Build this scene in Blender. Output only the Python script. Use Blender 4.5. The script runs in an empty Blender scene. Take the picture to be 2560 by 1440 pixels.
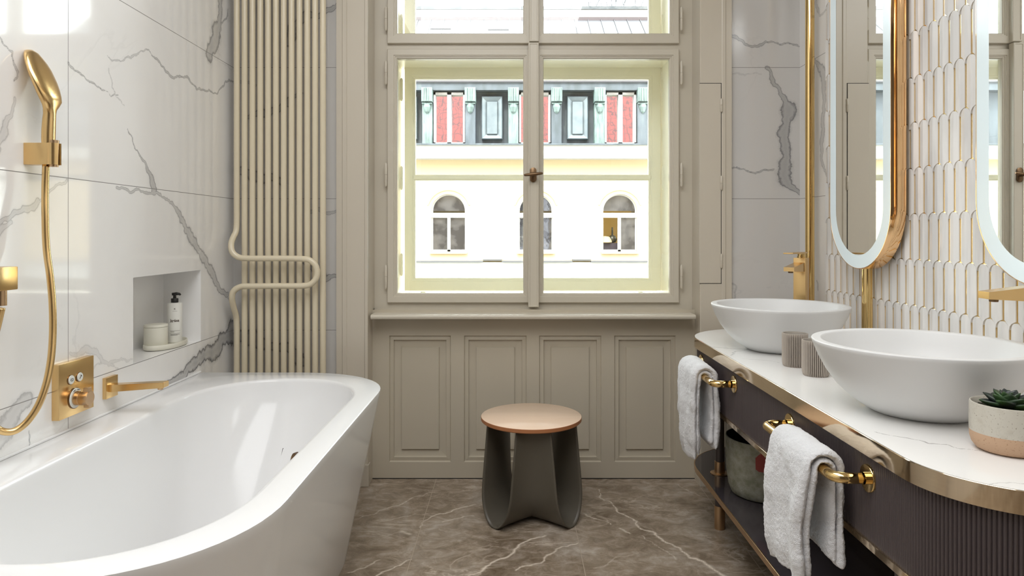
import bpy, bmesh, math, random
import numpy as np
from mathutils import Vector, Matrix
PI = math.pi
SC = bpy.context.scene
COL = SC.collection

# ------------------------------------------------------------------ camera
FPX = 1706.7            # focal length in pixels of the 2560 px wide frame (24 mm on 36 mm)
VX, VY, H = 1285.0, 585.0, 1.145
cam_d = bpy.data.cameras.new('camera')
cam_d.sensor_width = 36.0
cam_d.lens = 24.0
cam_d.shift_x = -5.0 / 2560
cam_d.shift_y = -135.0 / 2560
cam_d.clip_start = 0.02
cam_d.clip_end = 200
cam = bpy.data.objects.new('camera', cam_d)
COL.objects.link(cam)
cam.location = (0, 0, H)
cam.rotation_euler = (PI / 2, 0, 0)
SC.camera = cam

# ------------------------------------------------------------------ view, sky, sun
SC.view_settings.view_transform = 'Standard'
SC.view_settings.look = 'None'
SC.view_settings.gamma = 1
SC.view_settings.use_curve_mapping = False
SC.view_settings.exposure = 0.5
SC.cycles.use_denoising = True
SC.cycles.max_bounces = 12
SC.cycles.diffuse_bounces = 6
SC.cycles.glossy_bounces = 6
SC.cycles.transparent_max_bounces = 24
SC.cycles.sample_clamp_indirect = 6
SC.cycles.caustics_refractive = False

SKY = 11.0
SUN = 4.0
FILL_LIGHT = 41.0
FILL = 1.0
w = bpy.data.worlds.new('sky')
SC.world = w
w.use_nodes = True
nt = w.node_tree
bg = nt.nodes['Background']
tc = nt.nodes.new('ShaderNodeTexCoord')
nz = nt.nodes.new('ShaderNodeTexNoise')
nz.inputs['Scale'].default_value = 2.2
nz.inputs['Detail'].default_value = 6
rp = nt.nodes.new('ShaderNodeValToRGB')
rp.color_ramp.elements[0].position = 0.35
rp.color_ramp.elements[0].color = (0.80, 0.89, 1.0, 1)
rp.color_ramp.elements[1].position = 0.6
rp.color_ramp.elements[1].color = (1.0, 1.0, 1.0, 1)
nt.links.new(tc.outputs['Generated'], nz.inputs['Vector'])
nt.links.new(nz.outputs['Fac'], rp.inputs['Fac'])
nt.links.new(rp.outputs['Color'], bg.inputs['Color'])
bg.inputs['Strength'].default_value = SKY

sd = bpy.data.lights.new('sun', 'SUN')
sd.energy = SUN
sd.angle = math.radians(2)
sd.color = (1.0, 0.95, 0.86)
so = bpy.data.objects.new('sun', sd)
COL.objects.link(so)
so.rotation_euler = (math.radians(38), 0, math.radians(-14))
so.location = (0, -4, 12)

# ------------------------------------------------------------------ pixel helpers
def X(px, Y): return (px - VX) * Y / FPX
def Z(py, Y): return H + (VY - py) * Y / FPX
def wallY(px, Xw): return FPX * Xw / (px - VX)

# ------------------------------------------------------------------ object helpers
def link_mesh(name, verts, faces, mat, parent=None, smooth=False, mats=None, midx=None, auto=None):
    me = bpy.data.meshes.new(name)
    off = Vector((0, 0, 0))
    if parent is not None:
        off = Vector(parent['_org'])
    me.from_pydata([tuple(Vector(v) - off) for v in verts], [], faces)
    if mats:
        for m in mats: me.materials.append(m)
        if midx: me.polygons.foreach_set('material_index', midx)
    elif mat: me.materials.append(mat)
    if smooth or auto:
        me.polygons.foreach_set('use_smooth', [True] * len(me.polygons))
        if auto:
            me.set_sharp_from_angle(angle=math.radians(auto))
    me.update()
    o = bpy.data.objects.new(name, me)
    COL.objects.link(o)
    if parent is not None:
        o.parent = parent
        o['_org'] = list(off)
    else:
        o['_org'] = [0, 0, 0]
    return o

def thing(name, label, cat, loc, group=None):
    o = bpy.data.objects.new(name, None)
    o.empty_display_size = 0.05
    COL.objects.link(o)
    o.location = loc
    o['_org'] = list(loc)
    o['label'] = label
    o['category'] = cat
    if group: o['group'] = group
    return o

def tag(o, label, cat, group=None):
    o['label'] = label; o['category'] = cat
    if group: o['group'] = group
    return o

def struct(o):
    o['kind'] = 'structure'
    return o

def sroot(name, loc=(0, 0, 0)):
    o = bpy.data.objects.new(name, None)
    COL.objects.link(o)
    o.location = loc
    o['_org'] = list(loc)
    o['kind'] = 'structure'
    return o

class MB:
    def __init__(s):
        s.v = []; s.f = []; s.mi = []; s.cur = 0
    def add(s, vs, fs):
        n = len(s.v)
        s.v += [tuple(v) for v in vs]
        for f in fs:
            s.f.append([n + i for i in f]); s.mi.append(s.cur)
    def box(s, x0, x1, y0, y1, z0, z1, bev=0.0):
        if x0 > x1: x0, x1 = x1, x0
        if y0 > y1: y0, y1 = y1, y0
        if z0 > z1: z0, z1 = z1, z0
        if bev <= 0:
            vs = [(x, y, z) for z in (z0, z1) for y in (y0, y1) for x in (x0, x1)]
            s.add(vs, [(0, 2, 3, 1), (4, 5, 7, 6), (0, 1, 5, 4), (2, 6, 7, 3), (0, 4, 6, 2), (1, 3, 7, 5)])
        else:
            bm = bmesh.new()
            bmesh.ops.create_cube(bm, size=1)
            for v in bm.verts:
                v.co = Vector(((x0 + x1) / 2 + v.co.x * (x1 - x0), (y0 + y1) / 2 + v.co.y * (y1 - y0), (z0 + z1) / 2 + v.co.z * (z1 - z0)))
            bmesh.ops.bevel(bm, geom=bm.edges[:], offset=bev, segments=2, affect='EDGES', profile=0.6)
            s.bm(bm)
        return s
    def bm(s, bm, M=None):
        bm.verts.index_update()
        vs = [(M @ v.co) if M else v.co.copy() for v in bm.verts]
        s.add(vs, [[v.index for v in f.verts] for f in bm.faces])
        bm.free()
        return s
    def tube(s, path, r, seg=16, caps=True, closed=False):
        P = [Vector(p) for p in path]
        n = len(P)
        rr = r if isinstance(r, (list, tuple)) else [r] * n
        T = []
        for i in range(n):
            if closed: t = P[(i + 1) % n] - P[i - 1]
            elif i == 0: t = P[1] - P[0]
            elif i == n - 1: t = P[-1] - P[-2]
            else: t = (P[i + 1] - P[i]).normalized() + (P[i] - P[i - 1]).normalized()
            T.append(t.normalized())
        u = T[0].orthogonal().normalized()
        vs = []
        for i in range(n):
            if i:
                q = T[i - 1].rotation_difference(T[i])
                u = (q @ u)
                u = (u - T[i] * u.dot(T[i])).normalized()
            b = T[i].cross(u)
            for k in range(seg):
                a = 2 * PI * k / seg
                vs.append(P[i] + (u * math.cos(a) + b * math.sin(a)) * rr[i])
        fs = []
        m = n if closed else n - 1
        for i in range(m):
            j = (i + 1) % n
            for k in range(seg):
                k2 = (k + 1) % seg
                fs.append((i * seg + k, i * seg + k2, j * seg + k2, j * seg + k))
        if caps and not closed:
            fs.append(list(range(seg))[::-1])
            fs.append([(n - 1) * seg + k for k in range(seg)])
        s.add(vs, fs)
        return s
    def lathe(s, prof, c=(0, 0, 0), seg=48, sx=1.0, sy=1.0, M=None):
        """profile [(r, z)...] about z through c, scaled in x and y"""
        vs = []; fs = []
        rows = []
        for (r, z) in prof:
            if r <= 1e-6:
                rows.append([len(vs)]); vs.append(Vector((0, 0, z)))
            else:
                rows.append(list(range(len(vs), len(vs) + seg)))
                for k in range(seg):
                    a = 2 * PI * k / seg
                    vs.append(Vector((r * sx * math.cos(a), r * sy * math.sin(a), z)))
        for a, b in zip(rows[:-1], rows[1:]):
            for k in range(seg):
                k2 = (k + 1) % seg
                if len(a) == 1 and len(b) == 1: continue
                if len(a) == 1: fs.append((a[0], b[k2], b[k]))
                elif len(b) == 1: fs.append((a[k], a[k2], b[0]))
                else: fs.append((a[k], a[k2], b[k2], b[k]))
        c = Vector(c)
        if M: vs = [M @ v for v in vs]
        s.add([v + c for v in vs], fs)
        return s
    def loops(s, L, cap0=False, cap1=False, closed=True):
        n = len(L[0]); vs = [p for l in L for p in l]; fs = []
        for i in range(len(L) - 1):
            for k in range(n if closed else n - 1):
                k2 = (k + 1) % n
                fs.append((i * n + k, i * n + k2, (i + 1) * n + k2, (i + 1) * n + k))
        if cap0: fs.append(list(range(n))[::-1])
        if cap1: fs.append([(len(L) - 1) * n + k for k in range(n)])
        s.add(vs, fs)
        return s
    def rects(s, R, cap=False):
        """nested upright rectangles (x0,x1,z0,z1,y), joined one to the next (facing -y)"""
        L = [[(x0, y, z0), (x1, y, z0), (x1, y, z1), (x0, y, z1)] for (x0, x1, z0, z1, y) in R]
        return s.loops(L, cap1=cap)
    def obj(s, name, mat, parent=None, smooth=False, auto=None, mats=None):
        return link_mesh(name, s.v, s.f, mat, parent, smooth, mats, s.mi if mats else None, auto)

def fix_normals(o):
    bm = bmesh.new(); bm.from_mesh(o.data)
    bmesh.ops.remove_doubles(bm, verts=bm.verts, dist=1e-5)
    bmesh.ops.recalc_face_normals(bm, faces=bm.faces)
    bm.to_mesh(o.data); bm.free()
    return o

def smooth_path(pts, n=8):
    """Catmull-Rom through pts"""
    P = [Vector(p) for p in pts]
    P = [P[0] * 2 - P[1]] + P + [P[-1] * 2 - P[-2]]
    out = []
    for i in range(1, len(P) - 2):
        for k in range(n):
            t = k / n
            a, b, c, d = P[i - 1], P[i], P[i + 1], P[i + 2]
            out.append(0.5 * ((2 * b) + (c - a) * t + (2 * a - 5 * b + 4 * c - d) * t * t + (3 * b - a - 3 * c + d) * t ** 3))
    out.append(P[-2])
    return out

def round_path(pts, rad, n=8):
    """polyline with filleted corners"""
    P = [Vector(p) for p in pts]
    out = [P[0]]
    for i in range(1, len(P) - 1):
        a = (P[i - 1] - P[i]); b = (P[i + 1] - P[i])
        r = min(rad, a.length * .49, b.length * .49)
        p0 = P[i] + a.normalized() * r; p1 = P[i] + b.normalized() * r
        for k in range(n + 1):
            t = k / n
            out.append(p0 * (1 - t) ** 2 + P[i] * 2 * t * (1 - t) + p1 * t * t)
    out.append(P[-1])
    return out

# ------------------------------------------------------------------ materials
class Mat:
    def __init__(s, name, color=(.5, .5, .5), rough=.5, metal=0.0, **kw):
        s.m = bpy.data.materials.new(name); s.m.use_nodes = True
        s.nt = s.m.node_tree
        s.b = s.nt.nodes['Principled BSDF']
        s.b.inputs['Base Color'].default_value = (*color, 1)
        s.b.inputs['Roughness'].default_value = rough
        s.b.inputs['Metallic'].default_value = metal
        for k, v in kw.items(): s.b.inputs[k].default_value = v
    def n(s, t, **kw):
        nd = s.nt.nodes.new(t)
        for k, v in kw.items(): setattr(nd, k, v)
        return nd
    def l(s, a, b): s.nt.links.new(a, b)
    def math(s, op, a, b=None, c=None, clamp=False):
        nd = s.n('ShaderNodeMath', operation=op); nd.use_clamp = clamp
        for i, x in enumerate((a, b, c)):
            if x is None: continue
            if isinstance(x, (int, float)): nd.inputs[i].default_value = x
            else: s.l(x, nd.inputs[i])
        return nd.outputs[0]
    def pos(s):
        g = s.n('ShaderNodeNewGeometry')
        sp = s.n('ShaderNodeSeparateXYZ'); s.l(g.outputs['Position'], sp.inputs[0])
        return g.outputs['Position'], sp.outputs
    def noise(s, vec=None, scale=5, detail=3, rough=.5, mapscale=None, rot=None, dist=0.0):
        nz = s.n('ShaderNodeTexNoise')
        nz.inputs['Scale'].default_value = scale; nz.inputs['Detail'].default_value = detail
        nz.inputs['Roughness'].default_value = rough; nz.inputs['Distortion'].default_value = dist
        if vec is None: vec = s.pos()[0]
        if mapscale or rot:
            mp = s.n('ShaderNodeMapping')
            if mapscale: mp.inputs['Scale'].default_value = mapscale
            if rot: mp.inputs['Rotation'].default_value = rot
            s.l(vec, mp.inputs[0]); vec = mp.outputs[0]
        s.l(vec, nz.inputs['Vector'])
        return nz.outputs['Fac']
    def ramp(s, fac, els):
        r = s.n('ShaderNodeValToRGB')
        e = r.color_ramp.elements
        while len(e) > 2: e.remove(e[0])
        for i, (p, c) in enumerate(els):
            if isinstance(c, (int, float)): c = (c, c, c)
            if i < 2: e[i].position = p; x = e[i]
            else: x = e.new(p)
            x.color = (*c, 1)
        s.l(fac, r.inputs['Fac'])
        return r.outputs['Color']
    def mix(s, fac, a, b, blend='MIX'):
        nd = s.n('ShaderNodeMix', data_type='RGBA', blend_type=blend)
        if isinstance(fac, (int, float)): nd.inputs[0].default_value = fac
        else: s.l(fac, nd.inputs[0])
        for i, x in ((6, a), (7, b)):
            if isinstance(x, tuple): nd.inputs[i].default_value = (*x, 1)
            else: s.l(x, nd.inputs[i])
        return nd.outputs[2]
    def color(s, c): s.l(c, s.b.inputs['Base Color']); return s
    def bump(s, h, strength=.2, dist=.01):
        b = s.n('ShaderNodeBump'); b.inputs['Strength'].default_value = strength; b.inputs['Distance'].default_value = dist
        s.l(h, b.inputs['Height']); s.l(b.outputs[0], s.b.inputs['Normal']); return s

def line_mask(M, coord, off, period, half=.0011):
    """1 on grout lines coord = off + k*period"""
    d = M.math('PINGPONG', M.math('SUBTRACT', coord, off), period / 2)
    return M.math('LESS_THAN', d, half)

def marble(name, base=(.855, .845, .83), dark=(.16, .16, .165), grey=(.42, .42, .42), rough=.06, vaxis=None, voff=0, vper=1.2,
           grout=(.22, .21, .2), soft=1.0, lines=True, cloud=.035, faint=.25, zoff=H + (585 - 497) / 547.0, vn=.26):
    M = Mat(name, base, rough)
    pos, xyz = M.pos()
    at = M.n('ShaderNodeAttribute'); at.attribute_name = 'vein'
    at2 = M.n('ShaderNodeAttribute'); at2.attribute_name = 'vstr'
    f = M.noise(pos, 38, 5, .62)
    f2 = M.noise(pos, 110, 3, .6)
    q = M.math('ADD', at.outputs['Fac'], M.math('MULTIPLY', M.math('SUBTRACT', f, .5), vn))
    q = M.math('ADD', q, M.math('MULTIPLY', M.math('SUBTRACT', f2, .5), .06))
    # q: 1 at centre of a vein, .75 at its edge, fades to 0
    body = M.ramp(q, [(.62, 0.0), (.72, .22), (.755, 1.0), (.80, .72), (.86, .42), (1.0, .5)])
    halo = M.ramp(q, [(.30, 0.0), (.70, .10)])
    s1 = M.math('MULTIPLY', body, at2.outputs['Fac'], clamp=True)
    cl = M.noise(pos, 2.2, 4, .6, dist=.6)
    cl = M.ramp(cl, [(.40, 0.0), (.75, 1.0)])
    col = M.mix(M.math('MULTIPLY', cl, cloud * 3), base, grey)
    # hairline natural streaks
    w1 = M.noise(pos, 1.7, 7, .55, rot=(.6, .5, .3), dist=.9)
    hair = M.ramp(M.math('ABSOLUTE', M.math('SUBTRACT', w1, .52)), [(0, 1.0), (.012, 0.0)])
    brk = M.ramp(M.noise(pos, 1.3, 2, .5), [(.52, 0.0), (.66, 1.0)])
    col = M.mix(M.math('MULTIPLY', M.math('MULTIPLY', hair, brk), faint), col, grey)
    col = M.mix(M.math('MULTIPLY', halo, at2.outputs['Fac'], clamp=True), col, grey)
    col = M.mix(s1, col, dark)
    if lines:
        m = line_mask(M, xyz[2], zoff, .6)
        if vaxis is not None:
            m = M.math('MAXIMUM', m, line_mask(M, xyz[vaxis], voff, vper))
        col = M.mix(m, col, grout)
        M.l(M.math('ADD', rough, M.math('MULTIPLY', m, .5)), M.b.inputs['Roughness'])
    M.color(col)
    return M.m

m_wall = marble('white_veined_marble_tile', vaxis=1, voff=1.9645)
m_wallb = marble('white_veined_marble_tile_shaded', base=(.61, .595, .575), rough=.12)  # same white marble, base darkened to stand in for the back wall's shade
m_walls = marble('white_marble_plain', lines=False, rough=.08)
m_count = marble('counter_marble', base=(.86, .85, .83), grey=(.55, .54, .52), dark=(.30, .29, .28), lines=False, rough=.09, cloud=.02, faint=.1, vn=.08)

def brass(name, c, r, brushed=0.0, scale=(1, 1, 120)):
    M = Mat(name, c, r, 1.0)
    n = M.noise(M.n('ShaderNodeTexCoord').outputs['Object'], 60, 2, .5, mapscale=scale)
    M.l(M.math('ADD', r - brushed / 2, M.math('MULTIPLY', n, brushed)), M.b.inputs['Roughness'])
    M.color(M.mix(n, tuple(x * .93 for x in c), tuple(min(1, x * 1.05) for x in c)))
    return M.m
m_brass = brass('brushed_brass', (.78, .54, .25), .24, .14)
m_gold = brass('polished_gold_brass', (.80, .58, .26), .09, .04)
m_champ = brass('polished_champagne_metal', (.80, .66, .48), .07, .03, (1, 1, 4))
m_copper = brass('polished_copper_gold', (.86, .56, .30), .06, .03)
m_footb = brass('satin_bronze', (.58, .40, .24), .3, .1)
m_bronze = brass('old_bronze_handle', (.20, .125, .07), .35, .1)

def paint(name, c, r=.35):
    M = Mat(name, c, r)
    n = M.noise(None, 90, 3, .6)
    M.bump(n, .04, .002)
    n2 = M.noise(None, 1.5, 2, .5)
    M.color(M.mix(n2, tuple(x * .97 for x in c), tuple(min(1, x * 1.03) for x in c)))
    return M.m
m_frame = paint('warm_greige_window_paint', (.60, .55, .455), .32)
m_frame_out = paint('brightened_outer_window_paint', (.90, .85, .69), .35)  # same paint as the inner frame, lightened to carry the daylight on it
m_casing = paint('greige_casing_paint', (.57, .515, .425), .27)
m_panel = paint('grey_beige_panelling_paint', (.54, .485, .385), .42)
m_ceil = paint('white_ceiling_paint', (.80, .79, .77), .7)
m_rear = paint('dark_taupe_wall_paint', (.15, .135, .12), .6)
m_rad = paint('cream_radiator_enamel', (.70, .62, .46), .22)
m_tub = Mat('glossy_white_acrylic', (.82, .82, .82), .12, **{'Specular IOR Level': .38}).m
m_basin = Mat('matt_white_stone_composite', (.70, .70, .695), .42).m
m_black = Mat('black_plastic', (.012, .011, .010), .35).m
m_dark = Mat('dark_shadow_gap', (.03, .028, .025), .8).m

def glass_pane(name, tint=(1, 1, 1), refl=1.0):
    m = bpy.data.materials.new(name); m.use_nodes = True
    nt = m.node_tree; nt.nodes.clear()
    o = nt.nodes.new('ShaderNodeOutputMaterial')
    tr = nt.nodes.new('ShaderNodeBsdfTransparent'); tr.inputs[0].default_value = (*tint, 1)
    gl = nt.nodes.new('ShaderNodeBsdfGlossy'); gl.inputs['Roughness'].default_value = 0.0
    fr = nt.nodes.new('ShaderNodeFresnel'); fr.inputs[0].default_value = 1.45
    mu = nt.nodes.new('ShaderNodeMath'); mu.operation = 'MULTIPLY'; mu.inputs[1].default_value = refl
    nt.links.new(fr.outputs[0], mu.inputs[0])
    mx = nt.nodes.new('ShaderNodeMixShader')
    nt.links.new(mu.outputs[0], mx.inputs[0]); nt.links.new(tr.outputs[0], mx.inputs[1]); nt.links.new(gl.outputs[0], mx.inputs[2])
    nt.links.new(mx.outputs[0], o.inputs[0])
    return m
m_glass = glass_pane('clear_window_glass', (.97, .99, .98))
m_mirror = Mat('silver_mirror', (.93, .94, .93), .0, 1.0).m

# frosted ring of the mirrors, a lit lamp ring
Mr = Mat('lit_frosted_glass_ring', (.52, .585, .60), .22)
Mr.b.inputs['Emission Color'].default_value = (.82, .93, .97, 1)
Mr.b.inputs['Emission Strength'].default_value = .16
m_ring = Mr.m

# floor
def floor_mat():
    M = Mat('grey_brown_marble_floor', (.3, .27, .24), .22)
    pos, xyz = M.pos()
    big = M.noise(pos, 2.3, 6, .62, mapscale=(1.6, 1, 1), dist=.5)
    fine = M.noise(pos, 11, 8, .72, mapscale=(1, 1.5, 1), rot=(0, 0, .4), dist=.8)
    base = M.ramp(big, [(.32, (.13, .095, .060)), (.5, (.25, .202, .150)), (.68, (.44, .405, .36))])
    base = M.mix(.45, base, M.ramp(fine, [(.36, (.09, .068, .045)), (.5, (.24, .20, .155)), (.64, (.46, .42, .37))]))
    w1 = M.noise(pos, 2.6, 8, .6, mapscale=(.9, 1.9, 1), rot=(0, 0, -.55), dist=.7)
    hair = M.ramp(M.math('ABSOLUTE', M.math('SUBTRACT', w1, .5)), [(0, 1.0), (.010, .35), (.03, 0.0)])
    brk = M.ramp(M.noise(pos, 3.0, 3, .5), [(.45, 0.0), (.62, 1.0)])
    light = (.50, .44, .37)
    base = M.mix(M.math('MULTIPLY', M.math('MULTIPLY', hair, brk), .85), base, light)
    w2 = M.noise(pos, 5.5, 8, .6, mapscale=(1, 1.5, 1), rot=(0, 0, .5), dist=.5)
    hair2 = M.ramp(M.math('ABSOLUTE', M.math('SUBTRACT', w2, .5)), [(0, 1.0), (.012, 0.0)])
    brk2 = M.ramp(M.noise(pos, 4.1, 3, .5), [(.5, 0.0), (.62, 1.0)])
    base = M.mix(M.math('MULTIPLY', M.math('MULTIPLY', hair2, brk2), .3), base, light)
    at = M.n('ShaderNodeAttribute'); at.attribute_name = 'vein'
    at2 = M.n('ShaderNodeAttribute'); at2.attribute_name = 'vstr'
    q = M.math('ADD', at.outputs['Fac'], M.math('MULTIPLY', M.math('SUBTRACT', M.noise(pos, 60, 4, .6), .5), .3))
    v = M.math('MULTIPLY', M.ramp(q, [(.50, 0.0), (.76, .4), (.92, 1.0)]), at2.outputs['Fac'])
    base = M.mix(v, base, (.66, .60, .52))
    g = M.math('MAXIMUM', line_mask(M, xyz[0], -.363, .603, .0013), line_mask(M, xyz[1], 3.127, 1.2, .0013))
    base = M.mix(g, base, (.36, .31, .25))
    M.color(M.mix(1.0, base, (1.22, 1.17, 1.13), 'MULTIPLY'))
    M.l(M.ramp(fine, [(.3, .17), (.7, .27)]), M.b.inputs['Roughness'])
    return M.m
m_floor = floor_mat()

# ------------------------------------------------------------------ vein fields
rng = random.Random(7)
def jitter(pts, amp, seed, depth=4):
    r = random.Random(seed)
    P = [tuple(p) for p in pts]
    for d in range(depth):
        out = [P[0]]
        for a, b in zip(P[:-1], P[1:]):
            L = math.hypot(b[0] - a[0], b[1] - a[1])
            mx = ((a[0] + b[0]) / 2, (a[1] + b[1]) / 2, (a[2] + b[2]) / 2)
            if L > .008:
                nx, ny = -(b[1] - a[1]) / L, (b[0] - a[0]) / L
                k = r.uniform(-1, 1) * amp * L
                mx = (mx[0] + nx * k, mx[1] + ny * k, mx[2] * r.uniform(.75, 1.25))
                out.append(mx)
            out.append(b)
        P = out
    return P

def vein_attr(me, uv, veins):
    """uv: (N,2) metres; veins: list of (points (u,v,halfwidth), strength)"""
    N = len(uv)
    best = np.full(N, 1e9); st = np.zeros(N)
    for (pts, s, seed) in veins:
        P = jitter(pts, .16, seed)
        a = np.array(P)
        lo = a[:, :2].min(0) - .12; hi = a[:, :2].max(0) + .12
        sel = np.where((uv[:, 0] > lo[0]) & (uv[:, 0] < hi[0]) & (uv[:, 1] > lo[1]) & (uv[:, 1] < hi[1]))[0]
        if len(sel) == 0: continue
        p = uv[sel]
        bb = np.full(len(sel), 1e9)
        for i in range(len(a) - 1):
            A = a[i, :2]; B = a[i + 1, :2]; d = B - A; L2 = max(d @ d, 1e-12)
            t = np.clip(((p - A) @ d) / L2, 0, 1)
            q = A + t[:, None] * d
            w_ = a[i, 2] * (1 - t) + a[i + 1, 2] * t
            dist = np.hypot(*(p - q).T) / w_
            bb = np.minimum(bb, dist)
        up = bb < best[sel]
        idx = sel[up]
        best[idx] = bb[up]; st[idx] = s
    q = np.clip(1 - best / 4, 0, 1)
    A = me.attributes.new('vein', 'FLOAT', 'POINT'); A.data.foreach_set('value', q.astype(np.float32))
    A = me.attributes.new('vstr', 'FLOAT', 'POINT'); A.data.foreach_set('value', st.astype(np.float32))

def edges_of(a, b, step, extra=()):
    ks = sorted([a, b] + [e for e in extra if a < e < b])
    out = []
    for p, q in zip(ks[:-1], ks[1:]):
        n = max(1, int(round((q - p) / step)))
        out += [p + (q - p) * i / n for i in range(n)]
    out.append(ks[-1])
    return np.array(out)

def grid_faces(us, vs_, skip=None):
    nu, nv = len(us), len(vs_)
    faces = []
    for i in range(nu - 1):
        uc = (us[i] + us[i + 1]) / 2
        for j in range(nv - 1):
            if skip and skip(uc, (vs_[j] + vs_[j + 1]) / 2): continue
            faces.append((i * nv + j, (i + 1) * nv + j, (i + 1) * nv + j + 1, i * nv + j + 1))
    return faces

def grid_wall(name, us, vs_, place, mat, veins, skip=None, extra=None, parent=None, flip=False):
    U, V = np.meshgrid(us, vs_, indexing='ij')
    uv = np.stack([U.ravel(), V.ravel()], 1)
    verts = [place(u, v) for u, v in uv]
    faces = grid_faces(us, vs_, skip)
    if flip: faces = [f[::-1] for f in faces]
    nv = len(verts)
    if extra:
        faces += [[nv + i for i in f] for f in extra.f]
        verts += extra.v
    o = link_mesh(name, verts, faces, mat, parent)
    uvall = np.concatenate([uv, np.full((len(verts) - nv, 2), -99.)]) if extra else uv
    vein_attr(o.data, uvall, veins)
    return o

XL, XR, YB = -1.283, 1.307, 3.12          # the planes of the left, right and back wall
ZC = 3.0                                   # ceiling
YR = -1.9                                  # rear wall

# ---- left wall veins: photo pixels -> (Y, Z) on the plane X = XL
def LW(px, py, wpx):
    Y = wallY(px, XL)
    return (Y, Z(py, Y), max(.0019, wpx * Y / FPX * .5))
def z1(l): return [LW(a / 2.571, b / 2.571, c / 2.571) for a, b, c in l]
def z2(l): return [LW(a / 2.571, b / 2.571 + 560, c / 2.571) for a, b, c in l]
veins_left = [
    (z1([(1425, -60, 50), (1415, 60, 50), (1410, 140, 45), (1390, 220, 100), (1370, 300, 90), (1345, 350, 95)]), .8, 1),
    (z1([(1465, 60, 8), (1440, 130, 10), (1415, 200, 12)]), .9, 2),
    (z1([(690, 360, 8), (800, 385, 10), (880, 350, 12), (950, 320, 9)]), .6, 3),
    (z1([(950, 320, 9), (1010, 380, 14), (1060, 450, 16), (1150, 495, 12), (1230, 535, 10), (1265, 575, 13), (1330, 585, 12), (1420, 565, 10), (1445, 530, 9), (1500, 525, 9)]), .85, 4),
    (z1([(700, 440, 8), (720, 560, 9), (745, 620, 7), (800, 680, 6)]), .45, 5),
    (z1([(820, 830, 6), (870, 960, 9), (940, 1060, 16), (965, 1120, 34), (990, 1218, 60)]), .85, 6),
    (z1([(440, 405, 18), (500, 460, 14), (570, 520, 11), (660, 580, 8), (760, 610, 5)]), .75, 7),
    (z1([(-60, 190, 10), (0, 240, 10), (80, 330, 12), (115, 460, 16), (90, 520, 12)]), .7, 8),
    (z1([(95, 630, 20), (75, 740, 24), (20, 870, 60), (-20, 960, 60)]), .45, 9),
    (z1([(750, 1205, 18), (860, 1230, 16), (960, 1240, 16), (1060, 1275, 16), (1110, 1310, 22), (1150, 1370, 34), (1185, 1440, 44)])
     + z2([(1195, 40, 50), (1230, 90, 56), (1290, 190, 52), (1345, 285, 58), (1385, 370, 46), (1440, 440, 26), (1480, 490, 20)]), .75, 10),
    (z2([(1520, 700, 110), (1420, 745, 95), (1330, 830, 80), (1250, 900, 80), (1190, 965, 60), (1110, 1020, 40), (1040, 1060, 26)]), 1.0, 11),
    (z1([(-40, 1440, 20), (60, 1400, 34), (150, 1340, 44), (240, 1290, 40)]), .55, 12),
    (z1([(150, 1350, 12), (290, 1275, 14), (360, 1190, 16), (430, 1158, 20)]), .5, 13),
    (z2([(450, 830, 16), (560, 800, 44), (640, 850, 30), (700, 900, 22), (850, 870, 12)]), .28, 14),
    (z2([(600, 930, 12), (700, 910, 14), (760, 930, 10)]), .3, 15),
    (z2([(180, 1130, 90), (110, 1190, 110), (50, 1290, 130), (-20, 1400, 120)]), .5, 16),
    (z2([(185, 1330, 8), (190, 1440, 8), (170, 1500, 8)]), .8, 17),
    (z2([(-40, 60, 60), (20, 20, 44), (70, -10, 30)]), .45, 18),
]
NY0, NY1, NZ0, NZ1, ND = 2.30, 2.796, .7075, .998, .153
us = edges_of(1.60, YB, .0042, (NY0, NY1)); vsz = edges_of(.45, 2.3, .0042, (NZ0, NZ1))
ex = MB()
# niche: back, floor, top and the two cheeks (its own depth in the wall)
bx = XL - ND
ex.add([(bx, NY0, NZ0), (bx, NY1, NZ0), (bx, NY1, NZ1), (bx, NY0, NZ1)], [(0, 1, 2, 3)])
ex.add([(XL, NY0, NZ0), (XL, NY1, NZ0), (bx, NY1, NZ0), (bx, NY0, NZ0)], [(0, 1, 2, 3)])
ex.add([(XL, NY0, NZ1), (XL, NY1, NZ1), (bx, NY1, NZ1), (bx, NY0, NZ1)], [(3, 2, 1, 0)])
ex.add([(XL, NY0, NZ0), (bx, NY0, NZ0), (bx, NY0, NZ1), (XL, NY0, NZ1)], [(0, 1, 2, 3)])
ex.add([(XL, NY1, NZ0), (bx, NY1, NZ0), (bx, NY1, NZ1), (XL, NY1, NZ1)], [(3, 2, 1, 0)])
# rest of the wall around the fine grid and its body behind
ex.add([(XL, YR, 0), (XL, 1.60, 0), (XL, 1.60, ZC), (XL, YR, ZC)], [(0, 1, 2, 3)])
ex.add([(XL, 1.60, 0), (XL, YB, 0), (XL, YB, .45), (XL, 1.60, .45)], [(0, 1, 2, 3)])
ex.add([(XL, 1.60, 2.3), (XL, YB, 2.3), (XL, YB, ZC), (XL, 1.60, ZC)], [(0, 1, 2, 3)])
ex.box(XL - .40, XL - .17, YR, YB + .6, -.1, ZC + .1)
wl = grid_wall('wall_left', us, vsz, lambda u, v: (XL, u, v), m_wall, veins_left,
               skip=lambda u, v: NY0 < u < NY1 and NZ0 < v < NZ1, extra=ex)
struct(wl)

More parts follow.
